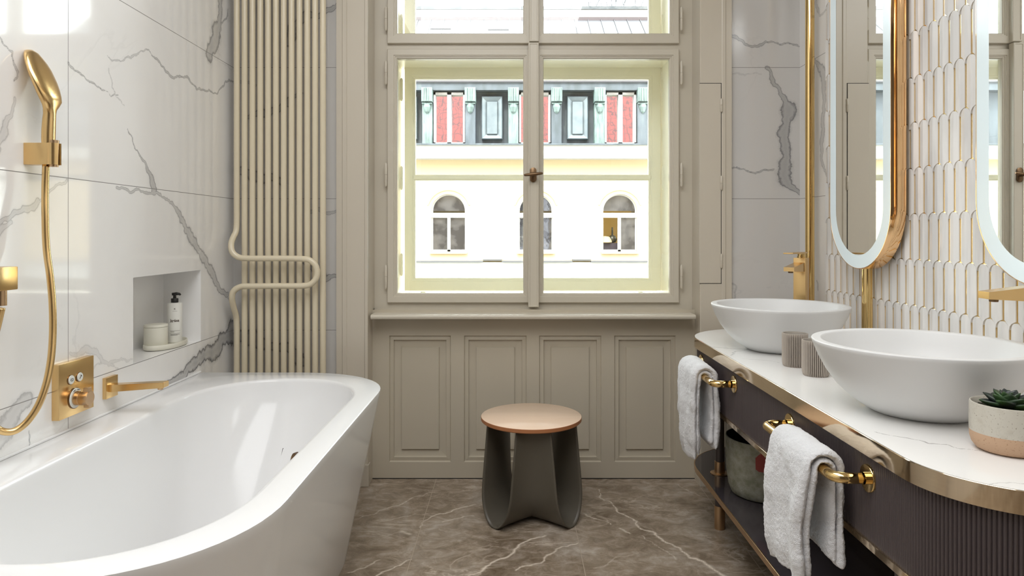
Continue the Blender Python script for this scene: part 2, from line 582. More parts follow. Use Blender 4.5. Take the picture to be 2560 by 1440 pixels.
# ---- back wall
def BW(px, py, wpx): return (X(px, YB), Z(py, YB), max(.0015, wpx * YB / FPX * .5))
def z7(l): return [BW(1740 + a / 2.88, b / 2.88, c / 2.88) for a, b, c in l]
def z3(l): return [BW(560 + a / 1.5, b / 1.5, c / 1.5) for a, b, c in l]
veins_back = [
    (z7([(230, 225, 16), (310, 285, 18), (370, 325, 14), (440, 335, 16), (480, 318, 18), (500, 298, 12), (545, 300, 12), (600, 320, 10), (745, 335, 10)]), .8, 21),
    (z7([(512, 490, 30), (540, 540, 20), (600, 640, 22), (640, 720, 40), (665, 790, 80)]), .85, 22),
    (z7([(665, 780, 100), (650, 860, 60), (625, 950, 70), (640, 1060, 62), (655, 1140, 56), (640, 1210, 90), (640, 1290, 90), (700, 1350, 40), (750, 1400, 14)]), .9, 23),
    (z7([(230, 1208, 8), (350, 1218, 8), (560, 1220, 10)]), .8, 24),
    (z7([(260, 530, 10), (380, 530, 8), (470, 535, 8)]), .3, 25),
    (z7([(260, 2040, 12), (290, 2060, 10), (280, 2150, 8)]), .5, 26),
    (z3([(440, 10, 10), (380, 40, 20), (300, 60, 26), (240, 160, 30)]), .9, 27),
    (z3([(290, 350, 12), (240, 390, 22), (160, 430, 24), (90, 440, 14)]), .9, 28),
    (z3([(60, 640, 30), (130, 665, 34), (220, 680, 26)]), .9, 29),
    (z3([(440, 790, 8), (390, 800, 10), (310, 790, 10)]), .7, 30),
    (z3([(440, 1040, 12), (380, 1050, 18), (280, 960, 20)]), .9, 31),
    (z3([(-20, 1290, 40), (60, 1260, 44), (240, 1300, 30), (300, 1360, 30)]), .9, 32),
    (z3([(-20, 300, 8), (40, 310, 10), (120, 320, 8)]), .6, 33),
]
CX0, CX1 = -.807, .989                     # outer edges of the casing
OX0, OX1 = -.662, .845                     # clear opening
WZT = 2.86                                 # top of the opening
us = edges_of(XL, XR, .0055, (CX0, CX1)); vsz = edges_of(.0, ZC, .0055, (WZT,))
ex = MB()
ex.box(XL - .4, CX0 + .05, YB + .012, 3.78, -.1, ZC + .1)
ex.box(CX1 - .05, XR + .4, YB + .012, 3.78, -.1, ZC + .1)
ex.box(CX0 + .05, CX1 - .05, YB + .012, 3.78, WZT + .02, ZC + .1)
ex.box(CX0 + .05, CX1 - .05, 3.23, 3.78, -.1, .70)
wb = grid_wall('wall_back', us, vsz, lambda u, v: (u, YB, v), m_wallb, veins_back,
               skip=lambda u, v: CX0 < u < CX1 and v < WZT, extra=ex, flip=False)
struct(wb)

# ---- right wall: marble strip next to the corner, feather tiles in front of it
def RW(px, py, wpx):
    Y = wallY(px, XR); return (Y, Z(py, Y), max(.002, wpx * Y / FPX * .9))
def z7r(l): return [RW(1740 + a / 2.88, b / 2.88, c / 2.88) for a, b, c in l]
veins_right = [
    (z7r([(852, 430, 12), (895, 490, 26), (920, 560, 32), (925, 680, 20), (918, 820, 22), (915, 960, 24), (905, 1120, 22), (925, 1220, 10), (952, 1330, 8)]), .7, 41),
    (z7r([(865, 20, 20), (880, 70, 20), (890, 110, 8), (950, 60, 6)]), .5, 42),
    (z7r([(870, 2020, 6), (880, 2090, 6)]), .6, 43),
]
us = edges_of(2.834, YB, .005); vsz = edges_of(.0, 2.6, .006)
ex = MB()
ex.add([(XR, 2.834, 2.6), (XR, YB, 2.6), (XR, YB, ZC), (XR, 2.834, ZC)], [(3, 2, 1, 0)])
ex.box(XR, XR + .3, YR, YB + .6, -.1, ZC + .1)
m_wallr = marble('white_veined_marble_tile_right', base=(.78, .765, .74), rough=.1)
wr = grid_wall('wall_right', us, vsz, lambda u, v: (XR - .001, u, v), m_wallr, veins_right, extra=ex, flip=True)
struct(wr)

# feather tiles: rounded top, ridge down the middle, cusp at the foot; brass strips between
def feather_tiles():
    mb = MB(); st = MB()
    P, RH, A = .0500, .148, .020
    hw = .0207
    x_base = XR - .010; edge = .001; ridge = .0037
    Y0, Y1 = .55, 2.834
    tip0 = .914 - RH * 2
    ncol = int((Y1 - Y0) / P) + 2
    S = 8
    for r in range(-3, 15):
        tip = tip0 + r * RH
        if tip < .70 or tip - RH > 2.75: continue
        for c in range(ncol):
            yc = Y1 - P * .5 - (c - 1) * P - (P / 2 if r % 2 else 0)
            yl, yr = yc - hw, yc + hw
            if yl > Y1 - .004: continue
            # outline top arc (from right side to left) and bottom cusp arcs
            top = []
            for k in range(S + 1):
                a = PI * k / S
                top.append((yc + hw * math.cos(a), tip - A + A * math.sin(a)))
            bot = []
            g = .0032
            for k in range(S // 2 + 1):        # left lower arc, follows the tile below-left
                a = PI / 2 * (1 - k / (S / 2))
                y = yc - P / 2 + (hw + g) * math.cos(a); z = tip - RH - A + (A + g) * math.sin(a)
                if y < yl: y = yl
                bot.append((y, z))
            bot2 = [(2 * yc - y, z) for (y, z) in bot[::-1]]
            lowz = bot[-1][1]
            pts = top + bot + bot2
            zt = tip; zb = tip - RH - A
            # two facets: split along yc
            half_r = [p for p in top if p[0] >= yc - 1e-9] + [(yc, max(zb, bot[-1][1] - 0.0))] + [p for p in bot2 if p[0] > yc + 1e-6]
            half_l = [p for p in top if p[0] <= yc + 1e-9] + [p for p in bot if p[0] < yc - 1e-6] + [(yc, max(zb, bot[-1][1] - 0.0))]
            def xh(y, z):
                d = abs(y - yc) / hw
                return x_base - edge - ridge * (1 - d)
            for poly, rev in ((half_r, False), (half_l, False)):
                poly = [(min(y, Y1), z) for (y, z) in poly]
                front = [(xh(y, z), y, z) for (y, z) in poly]
                n = len(front)
                back = [(x_base + .004, y, z) for (y, z) in poly]
                fs = [list(range(n))]
                for k in range(n):
                    k2 = (k + 1) % n
                    fs.append((k, k2, n + k2, n + k))
                mb.add(front + back, fs)
    return mb
Mt = Mat('white_glazed_feather_tile', (.74, .735, .73), .06)
_p, _x = Mt.pos()
_n = Mt.noise(_p, 3.3, 4, .6, mapscale=(1, 2.5, .5))
Mt.color(Mt.mix(Mt.ramp(_n, [(.42, 0.0), (.62, 1.0)]), (.86, .85, .835), (.68, .67, .66)))
ft = feather_tiles().obj('trim_9', Mt.m)
struct(fix_normals(ft))
ft['label'] = 'white ridged feather-shaped tiles laid in staggered rows with brass joints'
mb = MB(); mb.box(XR - .0085, XR + .0, .45, 2.836, 0, ZC)
struct(mb.obj('trim_10', m_gold))

# ---- ceiling, rear wall, floor
mb = MB(); mb.box(XL - .4, XR + .3, YR - .2, 3.78, ZC, ZC + .2); struct(mb.obj('ceiling', m_ceil))
mb = MB(); mb.box(XL - .4, XR + .3, YR - .2, YR, -.1, ZC + .1); struct(mb.obj('wall_rear', m_rear))
# door in the rear wall (seen in reflections only)
mb = MB(); mb.box(-.45, .45, YR, YR + .04, 0, 2.1, .004)
dr = struct(mb.obj('door_2', Mat('dark_walnut_door', (.10, .07, .05), .4).m))
mb = MB(); mb.box(.33, .40, YR + .04, YR + .07, 1.0, 1.03, .004); mb.obj('door_handle', m_brass, dr)

def FW(px, py, wpx):
    Y = H * FPX / (py - VY); return (X(px, Y), Y, max(.0012, wpx * Y / FPX * .5))
def z5(l): return [FW(840 + a / 2.327, 1180 + b / 2.327, c) for a, b, c in l]
veins_floor = [
    (z5([(110, 275, 3), (300, 212, 3.5), (440, 152, 3), (560, 118, 2)]), .55, 51),
    (z5([(490, 322, 4), (640, 240, 4), (760, 200, 4), (850, 190, 3)]), .8, 52),
    (z5([(620, 290, 4), (800, 255, 3)]), .6, 53),
    (z5([(230, 610, 6), (330, 562, 4), (390, 530, 4), (440, 508, 3)]), .8, 54),
    (z5([(770, 602, 4), (900, 530, 5), (1060, 435, 6), (1220, 370, 4)]), .95, 55),
    (z5([(1045, 572, 4), (1110, 545, 5), (1200, 525, 4), (1280, 450, 5), (1410, 412, 4)]), .8, 56),
    (z5([(1530, 100, 2), (1620, 200, 3.5), (1700, 260, 4), (1760, 320, 5), (1900, 400, 6), (2060, 500, 7), (2260, 606, 8)]), .95, 57),
    (z5([(1780, 370, 3), (1900, 450, 3), (1980, 510, 3)]), .6, 58),
    (z5([(1440, 240, 3), (1500, 272, 4), (1600, 306, 3)]), .8, 59),
    (z5([(1990, 70, 2), (2050, 112, 3), (2200, 162, 2)]), .5, 60),
    (z5([(1650, 328, 5), (1712, 358, 4)]), .9, 61),
    (z5([(150, 345, 3), (280, 370, 3), (420, 355, 3)]), .4, 62),
    (z5([(70, 585, 4), (200, 540, 5), (260, 510, 3)]), .7, 63),
    (z5([(600, 330, 3), (800, 370, 3), (960, 420, 2)]), .3, 64),
    (z5([(380, 345, 10), (430, 362, 8)]), .6, 65),
    (z5([(1500, 560, 4), (1620, 500, 3), (1760, 470, 3)]), .35, 66),
    (z5([(240, 280, 3), (380, 262, 3), (540, 245, 3)]), .5, 67),
]
us = edges_of(-.95, 1.3, .0055); vsf = edges_of(1.5, 3.25, .0055)
ex = MB()
for (a, b, c, d) in ((XL - .1, -.95, YR, 3.25), (-.95, 1.3, YR, 1.5), (1.3, XR + .1, YR, 3.25)):
    ex.add([(a, c, 0), (b, c, 0), (b, d, 0), (a, d, 0)], [(0, 1, 2, 3)])
ex.box(XL - .4, XR + .3, YR - .2, 3.78, -.2, -.02)
fl = grid_wall('floor', us, vsf, lambda u, v: (u, v, 0), m_floor, veins_floor, extra=ex)
struct(fl)

# ------------------------------------------------------------------ window casing and panelling
YF = 3.24      # face of the fixed inner frame
YS = 3.222     # face of the inner sashes
YO = 3.62      # face of the outer sashes
def casing_profile(side):
    """moulded boards up both sides; returns (x, y) steps from the outer edge to the reveal"""
    if side < 0:
        return [(CX0, YB + .02), (CX0, 3.100), (X(855, 3.1), 3.100), (X(857, 3.1), 3.096), (X(866, 3.1), 3.096), (X(868, 3.1), 3.100),
                (X(911, 3.1), 3.100), (X(913, 3.1), 3.093), (X(920, 3.1), 3.093), (OX0, 3.097), (OX0, 3.33)]
    return [(CX1, YB + .02), (CX1, 3.100), (X(1815, 3.1), 3.100), (X(1813, 3.1), 3.096), (X(1806, 3.1), 3.096), (X(1804, 3.1), 3.098),
            (OX1 + .004, 3.098), (OX1, 3.102), (OX1, 3.33)]
def casing(side, name):
    pr = casing_profile(side)
    L = [[(x, y, z) for (x, y) in pr] for z in (0.0, WZT)]
    mb = MB(); mb.loops(L, closed=False)
    o = mb.obj(name, m_casing, auto=25)
    return struct(o)
c_l = casing(-1, 'trim_1'); c_r = casing(1, 'trim_2')
mb = MB(); mb.box(CX0, CX1, 3.10, YF + .1, WZT, WZT + .10); struct(mb.obj('trim_3', m_casing))
# plinths at the foot of the casings, in front of the panelling
mb = MB(); mb.box(CX0 - .004, OX0 + .004, 3.088, 3.13, 0, .10, .003); mb.box(OX1 - .004, CX1 + .004, 3.088, 3.13, 0, .10, .003)
struct(mb.obj('baseboard_back', m_casing))

# small jib door with three hinges in the right casing
jd = MB()
jx0, jx1, jz0, jz1 = X(1749, 3.097), X(1803, 3.097), Z(709, 3.097), Z(208, 3.097)
jd.box(jx0, jx1 - .0015, 3.0955, 3.110, jz0 + .002, jz1 - .002, .0008)
jo = struct(jd.obj('door_1', m_casing))
jg = MB()
for (a, b, c, d) in ((jx0, jx1 + .002, jz1 - .0022, jz1 + .0008), (jx0, jx1 + .002, jz0 - .0008, jz0 + .0022), (jx1 - .0016, jx1 + .0016, jz0, jz1)):
    jg.box(a, b, 3.0972, 3.0982, c, d)
jg.obj('shadow_gap', m_dark, jo)
def hinge(x, y, z0, z1, r, parent, mat, name='hinge'):
    mb = MB(); h = (z1 - z0)
    mb.lathe([(0, z0), (r * .55, z0 + .001), (r, z0 + h * .07), (r, z0 + h * .49), (r * .8, z0 + h * .495), (r * .8, z0 + h * .505), (r, z0 + h * .51),
              (r, z0 + h * .93), (r * .55, z1 - .001), (0, z1)], (x, y, 0), 14)
    return mb.obj(name, mat, parent, auto=40)
for (a, b) in ((246, 281), (439, 476), (634, 671)):
    hinge(jx1, 3.094, Z(b, 3.095), Z(a, 3.095), .0055, jo, m_casing)

# panelling under the sill
YP = 3.193
mb = MB()
pz0, pz1 = Z(1155, YP), Z(839, YP)
panels = [(973, 1127), (1160, 1316.5), (1348, 1503.5), (1536, 1689)]
xs = [OX0]
for a, b in panels: xs += [X(a, YP), X(b, YP)]
xs.append(OX1)
zt = .792
mb.add([(OX0, YP, 0), (OX1, YP, 0), (OX1, YP, pz0), (OX0, YP, pz0)], [(0, 1, 2, 3)])
mb.add([(OX0, YP, pz1), (OX1, YP, pz1), (OX1, YP, zt), (OX0, YP, zt)], [(0, 1, 2, 3)])
for i in range(0, len(xs), 2):
    mb.add([(xs[i], YP, pz0), (xs[i + 1], YP, pz0), (xs[i + 1], YP, pz1), (xs[i], YP, pz1)], [(0, 1, 2, 3)])
for (a, b) in panels:
    x0, x1 = X(a, YP), X(b, YP)
    s = YP / FPX
    def R(d, y, dz=None): return (x0 + d, x1 - d, pz0 + (dz if dz is not None else d), pz1 - (dz if dz is not None else d), y)
    mb.rects([R(0, YP), R(.0035, YP + .009), R(11 * s, YP + .006), R(11.5 * s, YP + .016), R(14 * s, YP + .017), R(30 * s, YP + .019), R(30.6 * s, YP + .010)], cap=True)
mb.add([(OX0, YP, 0), (OX0, YP + .05, 0), (OX0, YP + .05, zt), (OX0, YP, zt)], [(0, 1, 2, 3)])
pn = struct(mb.obj('trim_4', m_panel))
mb = MB(); mb.box(OX0, OX1, YP - .0005, YP + .03, 0, .004); mb.obj('shadow_gap', m_dark, pn)

# sill board with a rounded nose
zs = Z(787, 3.105)
mb = MB()
x0, x1 = X(926.5, 3.1), X(1739.5, 3.1)
prof = [(3.30, zs - .022), (3.112, zs - .022), (3.101, zs - .019), (3.098, zs - .012), (3.098, zs - .007), (3.101, zs - .002), (3.107, zs), (3.30, zs)]
L = [[(x, y, z) for (y, z) in prof] for x in (x0, x1)]
mb.loops(L, cap0=True, cap1=True)
so_ = struct(mb.obj('trim_5', m_frame, auto=50))

# ------------------------------------------------------------------ the double window
win = sroot('window_1', (.0915, YF, zs))
mb = MB()
fx0, fx1 = X(976, YF), X(1690, YF)
ztr0, ztr1 = Z(130, YF), Z(100, YF)
ztop = 2.78
mb.box(OX0, fx0, YF, 3.34, zs, WZT)                    # jambs
mb.box(fx1, OX1, YF, 3.34, zs, WZT)
mb.box(fx0, fx1, YF, 3.34, zs, Z(748, YF))             # bottom rail
mb.box(fx0, fx1, YF, 3.34, ztr0, ztr1)                 # transom
mb.box(fx0, fx1, YF, 3.34, ztop, WZT)
fr = mb.obj('window_frame', m_frame, win)
# lining between inner and outer window
mb = MB()
lx0, lx1 = -.601, .7835
lz0, lz1 = Z(752, YF) , 2.80
mb.box(lx0 - .06, lx0, 3.30, 3.75, lz0 - .05, lz1 + .05)
mb.box(lx1, lx1 + .06, 3.30, 3.75, lz0 - .05, lz1 + .05)
mb.box(lx0, lx1, 3.30, 3.78, lz0 - .06, lz0)
mb.box(lx0, lx1, 3.30, 3.75, lz1, lz1 + .05)
mb.box(lx0, lx1, 3.30, 3.72, Z(120, YF), Z(110, YF))
mb.obj('window_lining', m_frame_out, win)

def sash(px0, px1, py0, py1, gx0, gx1, gy0, gy1, Yf, mat, depth=.045, muntin=None, steps=True, zabs=None):
    """outer edge pixels, glass opening pixels (as seen at the face)"""
    x0, x1 = X(px0, Yf), X(px1, Yf); z1 = Z(py0, Yf) if zabs is None else zabs[0]; z0 = Z(py1, Yf)
    a0, a1 = X(gx0, Yf + .01), X(gx1, Yf + .01); b1 = Z(gy0, Yf + .01) if zabs is None else zabs[1]; b0 = Z(gy1, Yf + .01)
    e = .0025
    mb = MB()
    R = [(x0, x1, z0, z1, Yf + depth), (x0, x1, z0, z1, Yf + e), (x0 + e, x1 - e, z0 + e, z1 - e, Yf)]
    dd = .016
    R.append((a0 - dd, a1 + dd, b0 - dd, b1 + dd, Yf))
    R.append((a0 - dd + .001, a1 + dd - .001, b0 - dd + .001, b1 + dd - .001, Yf + .004))
    R.append((a0 - .010, a1 + .010, b0 - .010, b1 + .010, Yf + .004))
    R.append((a0 - .009, a1 + .009, b0 - .009, b1 + .009, Yf + .008))
    R.append((a0 - .004, a1 + .004, b0 - .004, b1 + .004, Yf + .008))
    R.append((a0, a1, b0, b1, Yf + .013))
    R.append((a0, a1, b0, b1, Yf + depth - .005))
    R.append((a0 - .006, a1 + .006, b0 - .006, b1 + .006, Yf + depth))
    R.append((x0, x1, z0, z1, Yf + depth))
    mb.rects(R)
    o = mb.obj('sash', mat, win)
    fix_normals(o)
    if muntin:
        mz1, mz0 = Z(muntin[0], Yf + .01), Z(muntin[1], Yf + .01)
        mm = MB()
        pr = [(mz0, Yf + .03), (mz0, Yf + .012), (mz0 + .004, Yf + .008), (mz0 + .008, Yf + .004), (mz1 - .008, Yf + .004), (mz1 - .004, Yf + .008), (mz1, Yf + .012), (mz1, Yf + .03)]
        mm.loops([[(x, y, z) for (z, y) in pr] for x in (a0 - .012, a1 + .012)])
        mm.obj('glazing_bar', mat, o)
    g = MB(); g.box(a0 - .004, a1 + .004, Yf + .024, Yf + .028, b0 - .004, b1 + .004)
    g.obj('glass_pane', m_glass, o)
    return o
# inner sashes
s1 = sash(968, 1333, 122, 757, 993, 1308, 147, 733, YS, m_frame)
s2 = sash(1334, 1698, 122, 757, 1359, 1674, 147, 733, YS, m_frame)
s3 = sash(968, 1333, 0, 108, 993, 1308, 0, 83, YS, m_frame, zabs=(2.77, 2.72))
s4 = sash(1334, 1698, 0, 108, 1359, 1674, 0, 83, YS, m_frame, zabs=(2.77, 2.72))
# outer sashes
gm = (437, 451)
s5 = sash(1011, 1330, 163, 727, 1038, 1309, 198, 695, YO, m_frame_out, muntin=gm)
s6 = sash(1331, 1652, 163, 727, 1352, 1622, 198, 695, YO, m_frame_out, muntin=gm)
s7 = sash(1011, 1330, 0, 128, 1038, 1309, 0, 100, YO, m_frame_out, zabs=(2.77, 2.72))
s8 = sash(1331, 1652, 0, 128, 1352, 1622, 0, 100, YO, m_frame_out, zabs=(2.77, 2.72))
mb = MB(); mb.box(lx0, lx1, YO + .012, YO + .06, Z(166, YO), Z(122, YO)); mb.obj('outer_transom', m_frame_out, win)

# cover strips on the meeting stiles, lower one projects more
def cover(px0, px1, z0, z1, yf):
    mb = MB(); x0, x1 = X(px0, yf), X(px1, yf)
    e = .0022
    mb.rects([(x0, x1, z0, z1, YS), (x0, x1, z0, z1, yf + e), (x0 + e, x1 - e, z0 + e, z1 - e, yf), (x0 + .0065, x1 - .0065, z0 + .0065, z1 - .0065, yf),
              (x0 + .008, x1 - .008, z0 + .008, z1 - .008, yf + .003)], cap=True)
    return mb.obj('cover_strip', m_frame, win)
cs = cover(1321, 1347, Z(768, 3.19), Z(106, 3.19), 3.190)
cover(1323.5, 1347, Z(103, 3.196), 2.77, 3.196)
# handle
hy = 3.184; hz = Z(437, hy); hx = X(1333, hy)
mb = MB()
ro = Matrix.Rotation(-PI / 2, 4, 'X')
pl = []
for k in range(24):
    a = 2 * PI * k / 24
    s_ = .0155 * math.cos(a); c_ = .0155 * math.sin(a) + (.019 if math.sin(a) > 0 else -.019)
    pl.append((s_, c_))
L = []
for (dy, sc) in ((3.190, 1), (3.186, 1), (3.1845, .9)):
    L.append([(hx + a * sc, dy, hz + b * sc) for a, b in pl])
mb.loops(L, cap1=True)
hd = mb.obj('handle_plate', m_bronze, win, auto=40)
mb = MB()
mb.tube([(hx, 3.187, hz), (hx, 3.160, hz)], .008, 14)
mb.tube([(hx - .0435, 3.156, hz - .0035), (hx - .04, 3.156, hz - .003), (hx - .012, 3.154, hz - .001), (hx + .012, 3.154, hz + .001), (hx + .04, 3.156, hz + .005), (hx + .0435, 3.156, hz + .0055)],
        [.004, .0062, .0075, .0075, .0062, .004], 14)
mb.obj('handle_lever', m_bronze, hd, auto=50)
# hinges
for (a, b) in ((17, 77), (152, 212), (407, 467), (662, 722)):
    hinge(X(964.5, 3.214), 3.214, Z(b, 3.214), Z(a, 3.214), .0065, win, m_frame)
    hinge(X(1704, 3.214), 3.214, Z(b, 3.214), Z(a, 3.214), .0065, win, m_frame)
for (a, b) in ((35, 92), (195, 253), (415, 475), (633, 690)):
    hinge(X(1004, 3.60), 3.60, Z(b, 3.60), Z(a, 3.60), .0075, win, m_frame_out)
    hinge(X(1657, 3.60), 3.60, Z(b, 3.60), Z(a, 3.60), .0075, win, m_frame_out)
for px in (1057, 1602):
    mb = MB(); mb.box(X(px - 6, 3.58), X(px + 6, 3.58), 3.58, 3.61, lz0, lz0 + .013, .001); mb.obj('drip_clip', m_frame_out, win)

# ------------------------------------------------------------------ bathtub
def plan_outline(x0, x1, y0, y1, rs, n=14, p=2.0):
    """closed plan, corner order: (x1,y0) (x1,y1) (x0,y1) (x0,y0); rs = (rx, ry) per corner"""
    cs_ = [(x1, y0, -1, 1), (x1, y1, -1, -1), (x0, y1, 1, -1), (x0, y0, 1, 1)]
    a0 = [-PI / 2, 0, PI / 2, PI]
    out = []
    for (cx, cy, sx, sy), a, (rx, ry) in zip(cs_, a0, rs):
        ox, oy = cx + sx * rx, cy + sy * ry
        for k in range(n + 1):
            t = a + PI / 2 * k / n
            c, s = math.cos(t), math.sin(t)
            out.append((ox + rx * math.copysign(abs(c) ** (2 / p), c), oy + ry * math.copysign(abs(s) ** (2 / p), s)))
    return out
def lerp(a, b, t): return a + (b - a) * t
TZ = .580
def tub_ring(t):      # t 0 = rim, 1 = floor (outer skin)
    x1 = lerp(-.482, -.588, t); y0 = lerp(1.098, 1.20, t); y1 = lerp(2.792, 2.70, t)
    return plan_outline(XL + .002, x1, y0, y1, ((.36, .36), (.40, .36), (.02, .02), (.02, .02)), 16, 2.15)
def tub_in(t, zt=None):
    e = t ** 1.7
    x0 = lerp(-1.148, -1.04, e); x1 = lerp(-.565, -.68, e); y0 = lerp(1.178, 1.52, e * .9 + .1 * t); y1 = lerp(2.662, 2.30, e * .9 + .1 * t)
    r = lerp(.285, .19, e)
    return plan_outline(x0, x1, y0, y1, ((r, r * 1.15), (r, r * 1.15), (r, r * 1.15), (r, r * 1.15)), 16, 2.1)
tub = thing('bathtub', 'long glossy white back-to-wall bathtub with a flat rounded rim', 'bathtub', (-.9, 1.95, 0))
mb = MB()
L = []
for z in [0.0, .03, .10, .20, .30, .40, .50, .555, .572]:
    L.append([(x, y, z) for x, y in tub_ring(1 - z / TZ)])
o_top = tub_ring(0)
cxy = (-.88, 1.93)
def shrink(pl, d):
    out = []
    n = len(pl)
    for i in range(n):
        a = pl[i - 1]; b = pl[(i + 1) % n]
        tx, ty = b[0] - a[0], b[1] - a[1]; l = math.hypot(tx, ty) or 1
        out.append((pl[i][0] - ty / l * d, pl[i][1] + tx / l * d))
    return out
L.append([(x, y, TZ - .002) for x, y in shrink(o_top, .002)])
L.append([(x, y, TZ) for x, y in shrink(o_top, .007)])
i_top = tub_in(0)
L.append([(x, y, TZ) for x, y in shrink(i_top, -.014)])
L.append([(x, y, TZ - .001) for x, y in shrink(i_top, -.007)])
L.append([(x, y, TZ - .005) for x, y in shrink(i_top, -.002)])
L.append([(x, y, TZ - .012) for x, y in i_top])
for z in [.545, .49, .42, .35, .29, .24, .20, .175, .158]:
    t = (TZ - .012 - z) / (TZ - .012 - .15)
    L.append([(x, y, z) for x, y in tub_in(max(0, t))])
L.append([(x, y, .150) for x, y in shrink(tub_in(1), .03)])
L.append([(x, y, .146) for x, y in shrink(tub_in(1), .09)])
mb.loops(L, cap0=True, cap1=True)
tb = mb.obj('tub_shell', m_tub, tub, auto=60)
mb = MB()
RR = Matrix.Rotation(PI / 2, 4, 'Y')
mb.lathe([(0, .014), (.020, .014), (.026, .010), (.028, 0), (.020, 0)], (-.592, 1.868, .520), 24, M=Matrix.Rotation(-PI / 2 - .12, 4, 'Y'))
mb.obj('overflow_cover', m_bronze, tub, auto=40)
mb = MB(); mb.lathe([(0, .012), (.025, .011), (.034, .006), (.036, 0)], (-.86, 1.93, .146), 24); mb.obj('drain', m_champ, tub, auto=40)
# thin line of sealant where the tub meets the wall
mb = MB(); mb.box(XL - .001, XL + .0065, 1.10, 2.79, TZ - .001, TZ + .0055, .002); mb.obj('sealant_bead', m_tub, tub)

# ------------------------------------------------------------------ shower fittings on the left wall
# thermostatic mixer plate
my0, my1, mz0, mz1 = 1.894, 2.050, .626, .781
mx = thing('shower_mixer', 'square brushed brass shower mixer plate with two round buttons and a knob', 'shower mixer', (XL, (my0 + my1) / 2, mz0))
mb = MB(); mb.box(XL, XL + .021, my0, my1, mz0, mz1, .0012); mb.obj('wall_plate', m_brass, mx, auto=30)
m_white = Mat('white_button_enamel', (.72, .74, .70), .3).m
def disc_x(x, y, z, r, t, mat, name, parent, seg=32, sm=40):
    mb = MB(); mb.lathe([(0, t), (r * .93, t), (r, t * .6), (r, 0)], (x, y, z), seg, M=Matrix.Rotation(PI / 2, 4, 'Y'))
    return mb.obj(name, mat, parent, auto=sm)
XF = XL + .021
def proj_plate(px, Xp, ):
    return wallY(px, Xp)
by1, bz1 = wallY(179.5, XF), None
def zy(px, py, Xp):
    Y = wallY(px, Xp); return Y, Z(py, Y)
for k, (px, py) in enumerate(((179.5, 949.5), (201, 942))):
    y, z = zy(px, py, XF + .004)
    disc_x(XF, y, z, .0142, .0025, m_bronze, 'button_rim', mx)
    bt = disc_x(XF, y, z, .0128, .0045, m_white, 'button', mx)
    g = MB()
    if k == 0:      # bath symbol: tub outline
        g.tube([(XF + .005, y - .006, z + .0028), (XF + .005, y + .006, z + .0028)], .0006, 6)
        g.tube(round_path([(XF + .005, y - .006, z + .0005), (XF + .005, y - .0045, z - .0028), (XF + .005, y + .0045, z - .0028), (XF + .005, y + .006, z + .0005)], .002, 3), .0006, 6)
    else:           # hand shower symbol
        g.tube([(XF + .005, y - .004, z - .005), (XF + .005, y + .003, z + .004)], .0007, 6)
        g.tube([(XF + .005, y + .0005, z + .0055), (XF + .005, y + .0055, z + .0015)], .0008, 6)
    g.obj('symbol', m_black, bt)
ky, kz = zy(190, 995, XF + .004)
dial = disc_x(XF, ky, kz, .0300, .0035, m_bronze, 'dial_rim', mx)
dial = disc_x(XF, ky, kz, .0285, .0050, m_white, 'dial_ring', mx)
for a0, a1 in ((100, 125), (60, 80), (195, 225)):
    g = MB(); g.tube([(XF + .0052, ky - .0245 * math.cos(math.radians(a)), kz + .0245 * math.sin(math.radians(a))) for a in range(a0, a1 + 1, 4)], .0009, 6)
    g.obj('dial_mark', m_black, dial)
mb = MB()
mb.lathe([(0, .0), (.0205, 0), (.0205, .016), (.0200, .0165), (.0200, .0172), (.0205, .018), (.0205, .041), (.0190, .0425), (0, .0425)], (XF + .003, ky, kz), 40, M=Matrix.Rotation(PI / 2, 4, 'Y'))
kb = mb.obj('knob', m_footb, mx, auto=35)
mb = MB(); mb.box(XF + .030, XF + .044, ky - .009, ky + .009, kz + .017, kz + .031, .0015); mb.obj('knob_tab', m_footb, kb)
mb = MB(); mb.box(XF + .030, XF + .045, ky - .007, ky + .007, kz - .027, kz - .017, .0015)
mb.obj('knob_tab', m_footb, kb)

# bath spout
sy = 2.158
sp = thing('bath_spout', 'slim rectangular brass bath spout on a square wall plate', 'bath spout', (XL, sy, .66))
mb = MB(); mb.box(XL, XL + .0125, 2.128, 2.190, .629, .695, .001); mb.obj('wall_plate', m_brass, sp, auto=30)
mb = MB()
x0, x1 = XL + .0125, -1.100
L = []
for x, zc, hh in ((x0, .660, .0115), (x0 + .01, .660, .0112), (x1, .670, .0085)):
    L.append([(x, 2.142, zc - hh), (x, 2.176, zc - hh), (x, 2.176, zc + hh), (x, 2.142, zc + hh)])
mb.loops(L, cap0=True, cap1=True)
ob = mb.obj('spout', m_brass, sp)
bm = bmesh.new(); bm.from_mesh(ob.data); bmesh.ops.bevel(bm, geom=bm.edges[:], offset=.001, segments=2, affect='EDGES'); bm.to_mesh(ob.data); bm.free()
mb = MB(); mb.lathe([(0, -.0085), (.0080, -.0085), (.0095, 0)], (x1 - .018, 2.159, .662), 20); mb.obj('aerator', m_footb, ob, auto=40)

